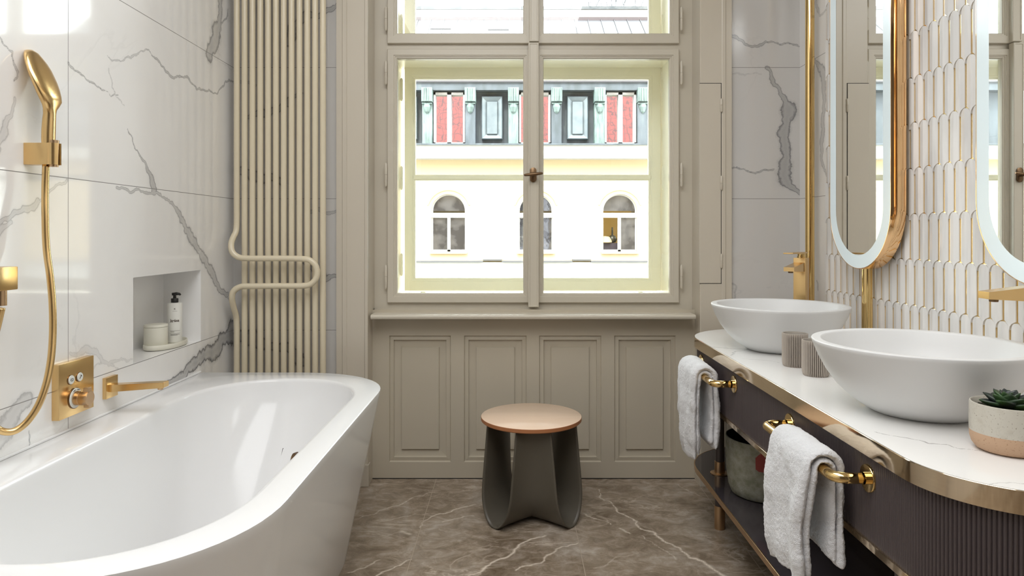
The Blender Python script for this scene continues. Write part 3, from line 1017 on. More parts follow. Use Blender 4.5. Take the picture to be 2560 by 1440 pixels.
# holder
HY, HX = 1.800, -1.213
hold = thing('shower_holder', 'block-shaped brass wall holder under the hand shower', 'shower holder', (XL, HY, 1.327))
mb = MB()
mb.box(XL, HX - .004, HY - .015, HY + .017, 1.327, 1.384, .0012)
mb.obj('holder_block', m_brass, hold, auto=30)
mb = MB()
seg = 30
ri, ro_ = .0125, .0165
for zz in (0,):
    outer = []; inner = []
    for k in range(seg + 1):
        a = math.radians(22) + (2 * PI - math.radians(44)) * k / seg
        outer.append((HX + ro_ * math.cos(a), HY + ro_ * math.sin(a))); inner.append((HX + ri * math.cos(a), HY + ri * math.sin(a)))
    ring = outer + inner[::-1]
    n = len(ring)
    mb.loops([[(x, y, 1.327) for x, y in ring], [(x, y, 1.384) for x, y in ring]], closed=True)
    m = seg + 1
    base = len(mb.v) - 2 * n
    for off in (0, n):
        for k in range(seg):
            mb.f.append([base + off + k, base + off + k + 1, base + off + n - 2 - k, base + off + n - 1 - k]); mb.mi.append(0)
ob = mb.obj('holder_clip', m_brass, hold, auto=35); fix_normals(ob)

# hand shower: a lofted body, handle up into a rounded head turned to the wall
hs = thing('hand_shower', 'brass hand shower with a rounded head, standing in its wall holder', 'hand shower', (HX, HY, 1.33))
def PW(px, py, Yp=HY): return Vector((X(px, Yp), Yp, Z(py, Yp)))
# sections: (left px, right px, y px, real width along the wall, exponent)
secs = [(104, 137.5, 360, .030), (103.5, 138.5, 345, .031), (104, 139, 325, .031), (106, 139.5, 300, .031), (108, 140, 285, .033), (108, 142, 273, .040),
        (106, 148, 264, .056), (100, 154, 252, .074), (92, 153, 236, .088), (84, 149, 218, .097), (76, 143, 200, .101), (70, 136, 184, .101), (65, 128, 168, .096),
        (62, 118, 153, .085), (61, 106, 140, .066), (62, 96, 131, .044), (66, 84, 125.5, .018)]
mb = MB(); L = []
nh = 28
for (a, b, py, wd) in secs:
    cx = (a + b) / 2
    c = PW(cx, py)
    half = (b - a) / 2 / 1146.0
    th = math.radians(92)
    u_ = Vector((math.cos(th), math.sin(th), 0)); v_ = Vector((math.sin(th), -math.cos(th), 0))
    wl_ = wd / 2
    tk = math.sqrt(max(half ** 2 - (wl_ * .53) ** 2, .0075 ** 2)) / .83
    if wd < .035: wl_ = tk = half
    ring = []
    for k in range(nh):
        t = 2 * PI * k / nh
        ct, st_ = math.cos(t), math.sin(t)
        e1 = math.copysign(abs(ct) ** .85, ct) * wl_
        e2 = math.copysign(abs(st_) ** .85, st_) * tk
        ring.append(c + u_ * e1 + v_ * e2)
    L.append(ring)
mb.loops(L, cap0=True, cap1=True)
hb = mb.obj('shower_head', m_brass, hs, auto=55)
fix_normals(hb)
mb = MB(); mb.tube([(HX, HY, 1.322), (HX, HY, 1.392)], [.0105, .0120], 24); mb.obj('hose_cone', m_footb, hs, auto=40)

# hose
hose = thing('shower_hose', 'brass shower hose hanging in a loop from the holder', 'shower hose', (HX, HY, 1.33))
hp = [(115, 412, HY), (113, 470, HY), (113, 540, 1.79), (116, 620, 1.785), (125, 690, 1.775), (131, 760, 1.77), (132, 830, 1.765), (127, 900, 1.75), (114, 965, 1.73), (92, 1020, 1.71), (60, 1062, 1.69),
      (25, 1080, 1.67), (-12, 1068, 1.65), (-34, 1020, 1.635), (-36, 950, 1.625), (-20, 870, 1.62), (-4, 800, 1.62), (3, 770, 1.62)]
pts = [(X(a, y), y, Z(b, y)) for a, b, y in hp]
pts = [(max(x, XL + .03), y, z) for x, y, z in pts]
mb = MB(); mb.tube(smooth_path(pts, 10), .0086, 16); mb.obj('hose', m_brass, hose, smooth=True)
hose.name = 'shower_hose'

# wall outlet at the left edge
ot = thing('shower_outlet', 'rectangular brass wall outlet the shower hose leads into', 'shower outlet', (XL, 1.62, .99))
mb = MB(); mb.box(XL, X(38, 1.64), 1.585, 1.650, Z(726, 1.62), Z(667, 1.62), .003); mb.obj('outlet_block', m_brass, ot, auto=30)
mb = MB(); mb.tube([(X(3, 1.62), 1.62, Z(724, 1.62)), (X(3, 1.62), 1.62, Z(764, 1.62))], .0115, 20); mb.obj('hose_connector', m_footb, ot, auto=40)

# ------------------------------------------------------------------ niche: tray, jar, pump bottle
m_cream = Mat('cream_ceramic', (.72, .70, .60), .45).m
def RZ(a): return Matrix.Rotation(a, 4, 'Z')
tr = thing('tray', 'small oval cream tray in the wall niche', 'tray', (-1.352, 2.652, NZ0))
mb = MB(); mb.lathe([(0, 0), (.90, 0), (.97, .002), (1.0, .007), (1.0, .018), (.985, .0205), (.96, .0205), (.945, .018), (.93, .009), (0, .008)],
                    (-1.352, 2.652, NZ0 + .0005), 64, .062, .120); ob = mb.obj('tray_dish', m_cream, tr, auto=50)
jr = thing('lidded_jar', 'round cream jar with a flat lid, on the tray', 'jar', (-1.364, 2.600, NZ0 + .0095))
jc = (-1.364, 2.600, NZ0 + .0095)
mb = MB(); mb.lathe([(0, 0), (.039, 0), (.041, .002), (.0415, .006), (.0415, .0735), (.0405, .0745), (0, .0745)], jc, 48); mb.obj('jar_body', m_cream, jr, auto=40)
mb = MB(); mb.lathe([(0, .0752), (.0405, .0752), (.0418, .0762), (.0418, .083), (.0408, .0845), (0, .0855)], jc, 48); mb.obj('lid', m_cream, jr, auto=40)
bc = Vector((-1.343, 2.702, NZ0 + .0095))
bo = thing('pump_bottle', 'tall white pump bottle with a black pump and printed label, behind the jar', 'bottle', tuple(bc))
mb = MB(); mb.lathe([(0, 0), (.0245, 0), (.0265, .002), (.0275, .006), (.0275, .152), (.0262, .1555), (.022, .157), (0, .1575)], bc, 48)
bb_ = mb.obj('bottle_body', Mat('white_bottle_plastic', (.76, .75, .70), .35).m, bo, auto=40)
mb = MB()
mb.lathe([(0, .1575), (.0135, .1575), (.0135, .172), (.0125, .1735), (.006, .1735), (.0055, .186), (.009, .187), (.009, .194), (.007, .196), (0, .196)], bc, 28)
dv = Vector((.75, .35, 0)).normalized()
mb.tube([bc + Vector((0, 0, .190)) - dv * .010, bc + Vector((0, 0, .1915)) + dv * .006, bc + Vector((0, 0, .190)) + dv * .017, bc + Vector((0, 0, .1855)) + dv * .021], [.0055, .0062, .005, .0035], 12)
mb.obj('pump', m_black, bo, auto=40)
# printing: wrapped on the round body, facing the room
m_ink = Mat('dark_printed_ink', (.06, .035, .02), .6).m
faceang = math.atan2(-bc.y + .0, -bc.x) + .02          # towards the camera
def wrap_text(txt, size, zc, bold=0.0, spacing=1.0, name='lettering'):
    cu = bpy.data.curves.new('t', 'FONT'); cu.body = txt; cu.size = size; cu.align_x = 'CENTER'; cu.align_y = 'CENTER'
    cu.offset = bold; cu.space_character = spacing; cu.resolution_u = 3
    to = bpy.data.objects.new('t', cu); COL.objects.link(to)
    dg = bpy.context.evaluated_depsgraph_get()
    me = bpy.data.meshes.new_from_object(to.evaluated_get(dg))
    vs = [v.co.copy() for v in me.vertices]; fs = [list(p.vertices) for p in me.polygons]
    bpy.data.objects.remove(to); bpy.data.curves.remove(cu); bpy.data.meshes.remove(me)
    R_ = .0279
    out = []
    for v in vs:
        a = faceang + v.x / R_
        out.append((bc.x + R_ * math.cos(a), bc.y + R_ * math.sin(a), bc.z + zc + v.y))
    return out, fs
def ink(items, name):
    mb = MB()
    for vs, fs in items: mb.add(vs, fs)
    return mb.obj(name, m_ink, bb_)
def bar(x0, x1, z, t=.0004):
    R_ = .0279; vs = []; fs = []
    n = 8
    for k in range(n + 1):
        a = faceang + lerp(x0, x1, k / n) / R_
        for dz in (-t, t): vs.append((bc.x + R_ * math.cos(a), bc.y + R_ * math.sin(a), bc.z + z + dz))
    for k in range(n): fs.append((2 * k, 2 * k + 2, 2 * k + 3, 2 * k + 1))
    return vs, fs
word = wrap_text('krása', .0155, .088, .00035)
ser = [bar(a, b, z, .0005) for a, b, z in ((-.0190, -.0150, .0825), (-.0190, -.0168, .0945), (-.0142, -.0120, .0825), (-.0108, -.0075, .0825), (-.0110, -.0092, .0905))]
ink([word] + ser, 'name_print')
ink([wrap_text('K', .0085, .134, .0002), bar(-.0085, .0085, .1255, .0003)] + [bar(a, a + .0003, z, .0026) for a, z in ((-.0034, .134),)], 'emblem_print')
ink([bar(-.018, .020, .048), bar(-.018, .020, .038), bar(-.016, -.002, .0445, .0007), bar(-.016, .018, .0335, .0006), bar(-.016, .010, .031, .0004)], 'small_print')

# ------------------------------------------------------------------ radiator
RYY = 3.045
rad = thing('column_radiator', 'tall cream tube radiator with a bent towel loop, behind the bathtub', 'radiator', (X(700, RYY), RYY, .12))
rt = .0129
txs = [X(592 + 19.6 * k, RYY) for k in range(12)]
z0r, z1r = .16, 2.45
for k, x in enumerate(txs[1:]):
    mb = MB(); mb.tube([(x, RYY, z0r), (x, RYY, z1r)], rt, 20); mb.obj('radiator_tube', m_rad, rad, auto=40)
yl = RYY - .060
def RP(px, py, y): return (X(px, y), y, Z(py, y))
pa = [(txs[0], RYY, z1r), RP(592, 200, RYY), RP(592, 480, RYY), RP(592, 548, RYY), RP(590, 578, RYY - .008), RP(583, 594, RYY - .025), RP(578, 610, RYY - .045), RP(581, 630, yl), RP(597, 643, yl), RP(625, 646, yl)]
pa2 = [RP(700, 646, yl), RP(755, 647, yl), RP(775, 651, yl), RP(789, 664, yl), RP(793, 681, yl), RP(789, 698, yl), RP(775, 711, yl), RP(755, 714.5, yl), RP(690, 715, yl), RP(625, 715.5, yl), RP(601, 717, yl),
       RP(584, 728, yl), RP(580, 746, yl + .008), RP(584, 768, RYY - .03), RP(590, 790, RYY - .008), RP(592, 815, RYY), RP(592, 870, RYY), (txs[0], RYY, z0r)]
mb = MB(); mb.tube(smooth_path(pa + pa2, 10), rt, 20); mb.obj('bent_tube', m_rad, rad, smooth=True)
for zz in (z0r + .01, z1r - .01):
    mb = MB(); mb.tube([(txs[0] - .02, RYY + .018, zz), (txs[-1] + .02, RYY + .018, zz)], .016, 20); mb.obj('manifold', m_rad, rad, auto=40)
for zz in (.35, 2.2):
    for x in (txs[2] + .018, txs[9] + .018):
        mb = MB(); mb.tube([(x, RYY, zz), (x, YB, zz)], .006, 12); mb.obj('wall_bracket', m_rad, rad)

# ------------------------------------------------------------------ stool
SX, SY_, SZT = .0705, 2.79, .4035
st = thing('stool', 'round birch-topped stool with a folded dark taupe sheet base', 'stool', (SX, SY_, 0))
Mw = Mat('pale_birch_veneer', (.72, .50, .34), .27)
nn = Mw.noise(None, 9, 5, .6, mapscale=(.6, 14, 1), rot=(0, 0, .1))
Mw.color(Mw.mix(nn, (.92, .73, .57), (.84, .62, .45)))
m_edge = Mat('reddish_plywood_edge', (.42, .17, .07), .45).m
sr = .205
mb = MB()
mb.cur = 0
mb.lathe([(0, SZT), (sr - .001, SZT)], (SX, SY_, 0), 96)
mb.cur = 1
mb.lathe([(sr - .001, SZT), (sr, SZT - .001), (sr, SZT - .0135), (sr - .003, SZT - .0165), (0, SZT - .0165)], (SX, SY_, 0), 96)
seat = mb.obj('seat', None, st, mats=[Mw.m, m_edge], auto=35); fix_normals(seat)
m_taupe = paint('dark_taupe_powder_coat', (.105, .092, .070), .42)
ztop_ = SZT - .0165
LOBES = [math.radians(a) for a in (-137, -40, 92)]
def stool_panel(q):
    a1 = LOBES[q]; a2 = LOBES[(q + 1) % 3]
    d1 = Vector((math.cos(a1), math.sin(a1), 0)); d2 = Vector((math.cos(a2), math.sin(a2), 0))
    n1 = Vector((-d1.y, d1.x, 0)); n2 = Vector((d2.y, -d2.x, 0))
    nz_, ns = 30, 28
    L = []
    for i in range(nz_ + 1):
        z = ztop_ * (i / nz_) ** 1.6
        a = .14
        g = math.sqrt(max(0.0, 1 - (1 - z / a) ** 2)) if z < a else 1.0
        tt = z / ztop_
        R_ = lerp(.205, .163, tt ** 1.1)
        W = lerp(.082, .084, tt)
        E1 = d1 * R_ + n1 * W; E2 = d2 * R_ + n2 * W
        C = (E1 + E2) / 2 * lerp(.25, .72, tt ** .8)
        F1 = d1 * R_; F2 = d2 * R_
        row = []
        for k in range(ns + 1):
            s_ = k / ns
            bz = E1 * (1 - s_) ** 2 + C * (2 * s_ * (1 - s_)) + E2 * s_ ** 2
            pl_ = F1 * (1 - 2 * s_) if s_ <= .5 else F2 * (2 * s_ - 1)
            row.append(Vector((SX, SY_, z + .0035)) + pl_ * (1 - g) + bz * g)
        L.append(row)
    return L
mb = MB()
for q in range(3): mb.loops(stool_panel(q), closed=False)
base = mb.obj('folded_base', m_taupe, st, smooth=True)
bm = bmesh.new(); bm.from_mesh(base.data); bmesh.ops.remove_doubles(bm, verts=bm.verts, dist=.0006); bmesh.ops.recalc_face_normals(bm, faces=bm.faces); bm.to_mesh(base.data); bm.free()
md = base.modifiers.new('thickness', 'SOLIDIFY'); md.thickness = .0055; md.offset = 0

# ------------------------------------------------------------------ washstand
CZ = .730
def wash_outline(inset=0.0, n=18, xw=XR - .004):
    x0 = .722 + inset; y0 = 1.075 + inset; y1 = 3.0 - inset
    rn = .20 - inset; rf = .30 - inset
    # from the wall near end, round the near corner, along the front, round the far corner to the wall
    out = [(xw, y0)]
    for k in range(n + 1):
        a = -PI / 2 - PI / 2 * k / n
        out.append((x0 + rn + rn * math.cos(a), y0 + rn + rn * math.sin(a)))
    m = 6
    for k in range(1, m):
        out.append((x0, lerp(y0 + rn, y1 - rf, k / m)))
    for k in range(n + 1):
        a = PI - PI / 2 * k / n
        out.append((x0 + rf + rf * math.cos(a), y1 - rf + rf * math.sin(a)))
    out.append((xw, y1))
    return out
def slab(name, mat, z0, z1, inset=0.0, parent=None, bev=0.0):
    P = wash_outline(inset)
    mb = MB()
    mb.loops([[(x, y, z0) for x, y in P], [(x, y, z1) for x, y in P]], cap0=True, cap1=True)
    return fix_normals(mb.obj(name, mat, parent, auto=30))
def band(name, mat, z0, z1, i0, i1, parent):
    A = wash_outline(i0); B = wash_outline(i1)
    e = .0008
    A2 = wash_outline(i0 + e)
    mb = MB()
    mb.loops([[(x, y, z0) for x, y in B], [(x, y, z0) for x, y in A2], [(x, y, z0 + e) for x, y in A], [(x, y, z1 - e) for x, y in A], [(x, y, z1) for x, y in A2], [(x, y, z1) for x, y in B]], closed=False)
    return mb.obj(name, mat, parent, auto=35)

ct = thing('countertop', 'long white veined marble worktop with rounded ends and a polished gold edge', 'worktop', (1.0, 2.0, .69))
def CV(px, py, wpx):
    Y = (H - CZ) * FPX / (py - VY); return (X(px, Y), Y, max(.0013, wpx * 1.25))
def cz8(l): return [CV(1740 + a / 2.88, 500 + b / 2.88, c) for a, b, c in l]
def cz2(l): return [CV(2100 + a / 2.25, 800 + b / 2.25, c) for a, b, c in l]
veins_ct = [
    (cz8([(120, 1058, .0022), (220, 1066, .003), (380, 1072, .0018)]), .8, 71),
    (cz8([(250, 1120, .0015), (330, 1085, .0022), (380, 1072, .0015)]), .6, 74),
    (cz8([(330, 1140, .001), (450, 1150, .0015), (600, 1172, .0012)]), .5, 72),
    (cz2([(195, 628, .0008), (350, 660, .0012), (460, 680, .0013), (500, 695, .0015), (600, 700, .0012), (680, 725, .0012), (790, 735, .0008)]), 1.0, 73),
    (cz2([(800, 930, .0008), (900, 915, .001), (1100, 905, .001)]), .5, 75),
]
us = edges_of(.72, XR - .004, .003); vsc = edges_of(1.07, 3.0, .003)
# top surface: fine mesh clipped to the outline by moving stray vertices onto it
def inside_clip(x, y, ins=.0022):
    x0 = .722 + ins; y0 = 1.075 + ins; y1 = 3.0 - ins; rn = .20 - ins; rf = .30 - ins
    x = max(x, x0); y = min(max(y, y0), y1)
    if x < x0 + rn and y < y0 + rn:
        dx, dy = x - x0 - rn, y - y0 - rn; d = math.hypot(dx, dy)
        if d > rn: x, y = x0 + rn + dx / d * rn, y0 + rn + dy / d * rn
    if x < x0 + rf and y > y1 - rf:
        dx, dy = x - x0 - rf, y - y1 + rf; d = math.hypot(dx, dy)
        if d > rf: x, y = x0 + rf + dx / d * rf, y1 - rf + dy / d * rf
    return x, y
top = grid_wall('marble_top', us, vsc, lambda u, v: (*inside_clip(u, v), CZ), m_count, veins_ct, parent=ct)
bm = bmesh.new(); bm.from_mesh(top.data); bmesh.ops.remove_doubles(bm, verts=bm.verts, dist=1e-5); bm.to_mesh(top.data); bm.free()
slab('core_board', m_dark, .690, CZ - .0015, .003, ct)
band('gold_edge', m_champ, .690, CZ, 0.0, .003, ct)

ws = thing('washstand', 'long fluted dark brown washstand with rounded ends, towel rails and an open lower shelf', 'washstand', (1.0, 2.0, 0))
m_flute = Mat('dark_plum_brown_lacquer', (.070, .055, .056), .28).m
m_shelf = Mat('dark_aubergine_gloss_shelf', (.050, .042, .046), .10).m
# fluted drawer box
def resample(P, step):
    out = []; acc = 0
    segs = []
    for a, b in zip(P[:-1], P[1:]):
        segs.append((a, b, math.hypot(b[0] - a[0], b[1] - a[1])))
    total = sum(s[2] for s in segs); n = int(total / step)
    i = 0; pos_ = 0
    for k in range(n + 1):
        t = total * k / n
        while i < len(segs) - 1 and pos_ + segs[i][2] < t: pos_ += segs[i][2]; i += 1
        a, b, l = segs[i]; f = (t - pos_) / max(l, 1e-9)
        tx, ty = (b[0] - a[0]) / l, (b[1] - a[1]) / l
        out.append((lerp(a[0], b[0], f), lerp(a[1], b[1], f), tx, ty))
    return out
pitch = .0072
sub = 6
RS = resample(wash_outline(.014, 40), pitch / sub)
ring = []
for k, (x, y, tx, ty) in enumerate(RS):
    ph = (k % sub) / sub
    d = .0030 * math.sin(PI * ph) ** .8 if ph > 0 else 0.0
    ring.append((x - ty * -d * -1 * -1, y + tx * -d, 0))
# outward normal is the left-hand side of travel (wall -> near corner -> front)
ring = [(x + (-ty) * -1 * 0, y, 0) for (x, y, _), (_, _, tx, ty) in zip(ring, RS)]
ring = []
for k, (x, y, tx, ty) in enumerate(RS):
    ph = (k % sub) / sub
    d = .0030 * (math.sin(PI * ph) ** .8 if ph > 0 else 0.0)
    ring.append((x - ty * d, y + tx * d))
Lp = [[(x, y, .513) for x, y in ring], [(x, y, .690) for x, y in ring]]
# make sure the flutes bulge outwards (towards smaller x on the long front)
mid = len(ring) // 2
mb = MB(); mb.loops(Lp, closed=False)
fl_o = mb.obj('fluted_front', m_flute, ws, auto=50)
slab('carcass', m_dark, .512, .689, .022, ws)
band('lower_gold_trim', m_champ, .497, .513, .006, .022, ws)
slab('carcass_bottom', m_flute, .499, .512, .012, ws)
# vertical joint lines of the drawer fronts
sh = slab('shelf', m_shelf, .196, .214, .002, ws)
band('shelf_gold_edge', m_footb, .1945, .2145, 0.0, .004, ws)
for (lx, ly) in ((.800, 2.655), (.800, 1.40), (1.22, 2.80), (1.22, 1.25)):
    mb = MB(); mb.tube([(lx, ly, .0), (lx, ly, .002), (lx, ly, .09)], [.0195, .0205, .0205], 28)
    lg = mb.obj('leg', m_footb, ws, auto=40)
    mb = MB(); mb.tube([(lx, ly, .09), (lx, ly, .196)], .0185, 28); mb.obj('leg_sleeve', m_flute, lg, auto=40)
    mb = MB(); mb.tube([(lx, ly, .214), (lx, ly, .50)], .0175, 28); mb.obj('leg_post', m_flute, lg, auto=40)
    mb = MB(); mb.lathe([(.0175, .2145), (.036, .2145), (.036, .2165), (.0345, .2175), (.0195, .2180), (.0195, .262), (.0175, .263)], (lx, ly, 0), 32); mb.obj('leg_collar', m_footb, lg, auto=40)
# towel rails
BX = .664
def rail(yf, yn, z):
    xp = .733
    mb = MB()
    path = round_path([(xp, yf, z), (BX, yf, z), (BX, yn, z), (xp, yn, z)], .030, 10)
    mb.tube(path, .0115, 20)
    r = mb.obj('towel_rail', m_gold, ws, smooth=True)
    for y in (yf, yn):
        mb = MB(); mb.lathe([(0, 0), (.0285, 0), (.0285, .0035), (.0275, .005), (.0125, .005), (.0125, .012)], (xp + .001, y, z), 36, M=Matrix.Rotation(-PI / 2, 4, 'Y'))
        mb.obj('rail_flange', m_gold, r, auto=40)
rail(2.668, 2.272, .645)
rail(1.812, 1.412, .640)

# ------------------------------------------------------------------ towels
Mtw = Mat('white_terry_cloth', (.84, .84, .86), .95, **{'Sheen Weight': .35, 'Sheen Roughness': .6})
t1 = Mtw.noise(None, 420, 3, .7); t2 = Mtw.noise(None, 120, 3, .6)
Mtw.bump(Mtw.math('ADD', t1, Mtw.math('MULTIPLY', t2, .8)), .9, .004)
def towel(name, label, yc, zb, wid, zf, zk, seed, swing=0.0):
    """folded towel over the rail; zf/zk = lower ends of the front and back fall"""
    r = random.Random(seed)
    t = thing(name, label, 'towel', (BX, yc, zb))
    def ribbon(r_in, th, zf_, zk_, ph, dy0, dy1, wav):
        # centre path in (n, z): n points away from the cabinet (-x)
        path = []
        rc = r_in + th / 2
        nseg = 26
        for k in range(nseg + 1):      # front fall, bottom to top
            path.append((rc + 0.0, lerp(zf_, zb, k / nseg)))
        for k in range(1, 13):
            a = PI * k / 13
            path.append((rc * math.cos(a), zb + rc * math.sin(a)))
        for k in range(nseg + 1):
            path.append((-rc, lerp(zb, zk_, k / nseg)))
        NP = len(path)
        NW = 26
        def side(sgn):
            grid = []
            for j in range(NW + 1):
                s_ = j / NW
                y = yc + lerp(dy0, dy1, s_)
                row = []
                edge = min(s_, 1 - s_) * (dy1 - dy0)
                tf = min(1, edge / .012); pinch = math.sqrt(max(0, 1 - (1 - tf) ** 2))
                for i, (n_, z) in enumerate(path):
                    drop = max(0, zb - z)
                    if i < NP - 1 and i > 0:
                        dn = path[i + 1][0] - path[i - 1][0]; dz = path[i + 1][1] - path[i - 1][1]
                    elif i == 0: dn, dz = 0, 1
                    else: dn, dz = 0, -1
                    l = math.hypot(dn, dz); nx, nz2 = dz / l, -dn / l
                    endt = min(1, (min(i, NP - 1 - i)) / 1.6); ep = math.sqrt(max(0.0, 1 - (1 - endt) ** 2))
                    hh = th / 2 * (.25 + .75 * pinch) * (.15 + .85 * ep)
                    wv = wav * min(1, drop / .12) * (math.sin(s_ * 7.5 + ph + drop * 4) * .6 + math.sin(s_ * 15 + ph * 2 - drop * 9) * .3)
                    fl_ = .012 * (drop ** 1.5) * (1 if n_ > 0 else 0)
                    front = n_ > 0
                    belly = .008 * math.sin(PI * min(1, drop / .3)) if front else -.004 * math.sin(PI * min(1, drop / .25))
                    nn_ = n_ + (wv + belly + fl_ if front else wv * .35 + belly) + nx * hh * sgn
                    zz = z + nz2 * hh * sgn + (.012 * math.sin(s_ * 3 + ph) if i == 0 or i == NP - 1 else 0)
                    yy = y + swing * drop * (1 if front else .4) + (.010 * math.sin(drop * 11 + ph) + (s_ - .5) * -.10 * drop) * (1 if front else .5)
                    nmin = -(.733 - BX) + .008
                    row.append((BX - max(nn_, nmin), yy, zz))
                grid.append(row)
            return grid
        A = side(1); B = side(-1)
        vs = [p for row in A for p in row] + [p for row in B for p in row]
        off = (NW + 1) * NP
        fs = []
        for j in range(NW):
            for i in range(NP - 1):
                a = j * NP + i
                fs.append((a, a + 1, a + NP + 1, a + NP)); fs.append((off + a, off + a + NP, off + a + NP + 1, off + a + 1))
        for j in range(NW):
            a = j * NP; fs.append((a, a + NP, off + a + NP, off + a)); b = a + NP - 1; fs.append((b, off + b, off + b + NP, b + NP))
        for i in range(NP - 1):
            fs.append((i, off + i, off + i + 1, i + 1)); b = NW * NP + i; fs.append((b, b + 1, off + b + 1, off + b))
        return vs, fs
    hw = wid / 2
    mb = MB()
    mb.add(*ribbon(.0125, .0145, zf + .012, zk + .01, seed * 1.3, -hw + .004, hw - .006, .006))
    mb.add(*ribbon(.0262, .0185, zf, zk - .005, seed * 1.3 + .4, -hw, hw, .008))
    o = mb.obj('terry_cloth', Mtw.m, t, smooth=True)
    fix_normals(o)
    o.modifiers.new('sub', 'SUBSURF').levels = 2
    o.modifiers['sub'].render_levels = 2
    tx = bpy.data.textures.new('fuzz', 'CLOUDS'); tx.noise_scale = .006; tx.noise_depth = 2
    dm = o.modifiers.new('fuzz', 'DISPLACE'); dm.texture = tx; dm.strength = .0035; dm.texture_coords = 'GLOBAL'; dm.mid_level = .5
    tx2 = bpy.data.textures.new('folds', 'CLOUDS'); tx2.noise_scale = .07; tx2.noise_depth = 1
    dm = o.modifiers.new('folds', 'DISPLACE'); dm.texture = tx2; dm.strength = .012; dm.texture_coords = 'GLOBAL'; dm.mid_level = .5
    return t
towel('hand_towel', 'white terry towel folded over the rail nearest the window', 2.475, .645, .225, .357, .402, 2)
towel('hand_towel', 'white terry towel folded over the near rail, in front of the felt basket', 1.556, .640, .215, .374, .430, 5, .02)

# ------------------------------------------------------------------ basket on the shelf
Mf = Mat('grey_green_felt', (.25, .245, .185), .9)
fn = Mf.noise(None, 240, 4, .7); fn2 = Mf.noise(None, 30, 4, .6)
Mf.color(Mf.mix(Mf.ramp(fn2, [(.35, 0.0), (.65, 1.0)]), (.20, .20, .14), (.34, .33, .27))); Mf.bump(fn, .7, .003)
m_inner = Mat('dark_navy_felt_lining', (.018, .022, .028), .9).m
KC = (.896, 2.452, .2150)
bk = thing('storage_basket', 'round grey-green felt basket with a red tag, on the lower shelf', 'basket', KC)
mb = MB(); mb.lathe([(0, 0), (.100, 0), (.112, .006), (.121, .03), (.128, .08), (.131, .14), (.1315, .200), (.130, .2035), (.127, .2035)], KC, 56); mb.obj('felt_shell', Mf.m, bk, smooth=True)
mb = MB(); mb.lathe([(.1268, .203), (.1262, .12), (.120, .03), (.105, .008), (0, .007)], KC, 56); mb.obj('lining', m_inner, bk, smooth=True)
ta = math.radians(-113)
tg = MB()
c_ = Vector((KC[0] + .1335 * math.cos(ta), KC[1] + .1335 * math.sin(ta), KC[2] + .149))
tv = Vector((-math.sin(ta), math.cos(ta), 0)); no = Vector((math.cos(ta), math.sin(ta), 0))
ol = [(-.018, -.024), (-.008, -.031), (.010, -.031), (.019, -.022), (.018, .012), (.006, .028), (-.006, .028), (-.019, .014)]
tg.loops([[c_ + tv * a + Vector((0, 0, b)) + no * d for a, b in ol] for d in (-.001, .0022)], cap0=True, cap1=True)
tgo = tg.obj('leather_tag', Mat('red_leather', (.26, .035, .028), .5).m, bk); fix_normals(tgo)
mb = MB(); mb.tube([c_ + Vector((0, 0, .022)), c_ + Vector((0, 0, .078)) + no * .003], .0035, 8); mb.obj('tag_loop', Mat('red_leather_loop', (.26, .035, .028), .5).m, tgo)

# ------------------------------------------------------------------ basins
def basin(c, label):
    t = thing('vessel_basin', label, 'basin', (c[0], c[1], CZ))
    prof = [(0, 0), (.098, 0), (.108, .0015), (.120, .008), (.150, .028), (.180, .056), (.203, .088), (.221, .122), (.233, .152), (.2355, .160), (.2345, .162), (.2325, .1625), (.2165, .1625),
            (.214, .1615), (.212, .158), (.203, .128), (.188, .095), (.165, .063), (.135, .040), (.090, .025), (.040, .019), (0, .018)]
    mb = MB(); mb.lathe(prof, (c[0], c[1], CZ), 96); mb.obj('bowl', m_basin, t, auto=50)
    mb = MB(); mb.lathe([(0, .024), (.018, .023), (.026, .0195)], (c[0], c[1], CZ), 24); mb.obj('drain', m_gold, t, auto=40)
    return t
basin((.952, 2.452), 'matt white stone basin on the worktop, the one nearer the window')
basin((.952, 1.598), 'matt white stone basin beside the potted succulent, nearer the camera')

# ------------------------------------------------------------------ ribbed cups
Mc = Mat('taupe_ribbed_stoneware', (.30, .26, .22), .6)
m_cupin = Mat('cup_inside_glaze', (.45, .41, .36), .5).m
def cup(c, label):
    t = thing('ribbed_cup', label, 'cup', (c[0], c[1], CZ), 'ribbed cups on the worktop')
    R_, Hh = .0385, .104
    n = 44
    mb = MB(); L = []
    for z, s_ in ((0.0, .86), (.003, .93), (.010, .985), (.018, 1.0), (.09, 1.0), (Hh - .002, 1.0), (Hh, .985), (Hh, .93)):
        row = []
        for k in range(n * 6):
            a = 2 * PI * k / (n * 6); ph = (k % 6) / 6
            d = (0, -.0004, -.0030, -.0042, -.0030, -.0004)[k % 6] * (1 if .001 < z < Hh - .003 else .3)
            row.append((c[0] + (R_ * s_ + d) * math.cos(a), c[1] + (R_ * s_ + d) * math.sin(a), CZ + z))
        L.append(row)
    mb.loops(L, cap0=True)
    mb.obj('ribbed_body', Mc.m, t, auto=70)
    mb = MB(); mb.lathe([(R_ * .935, Hh), (R_ * .90, Hh - .001), (R_ * .89, .02), (R_ * .8, .010), (0, .009)], (c[0], c[1], CZ), 48); mb.obj('cup_inside', m_cupin, t, auto=50)
    return t
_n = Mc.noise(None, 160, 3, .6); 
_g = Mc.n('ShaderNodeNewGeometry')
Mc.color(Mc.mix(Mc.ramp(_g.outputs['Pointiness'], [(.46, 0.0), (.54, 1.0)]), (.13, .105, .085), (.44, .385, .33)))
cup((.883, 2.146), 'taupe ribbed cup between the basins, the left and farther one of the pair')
cup((.886, 2.004), 'taupe ribbed cup half hidden behind the near basin rim')

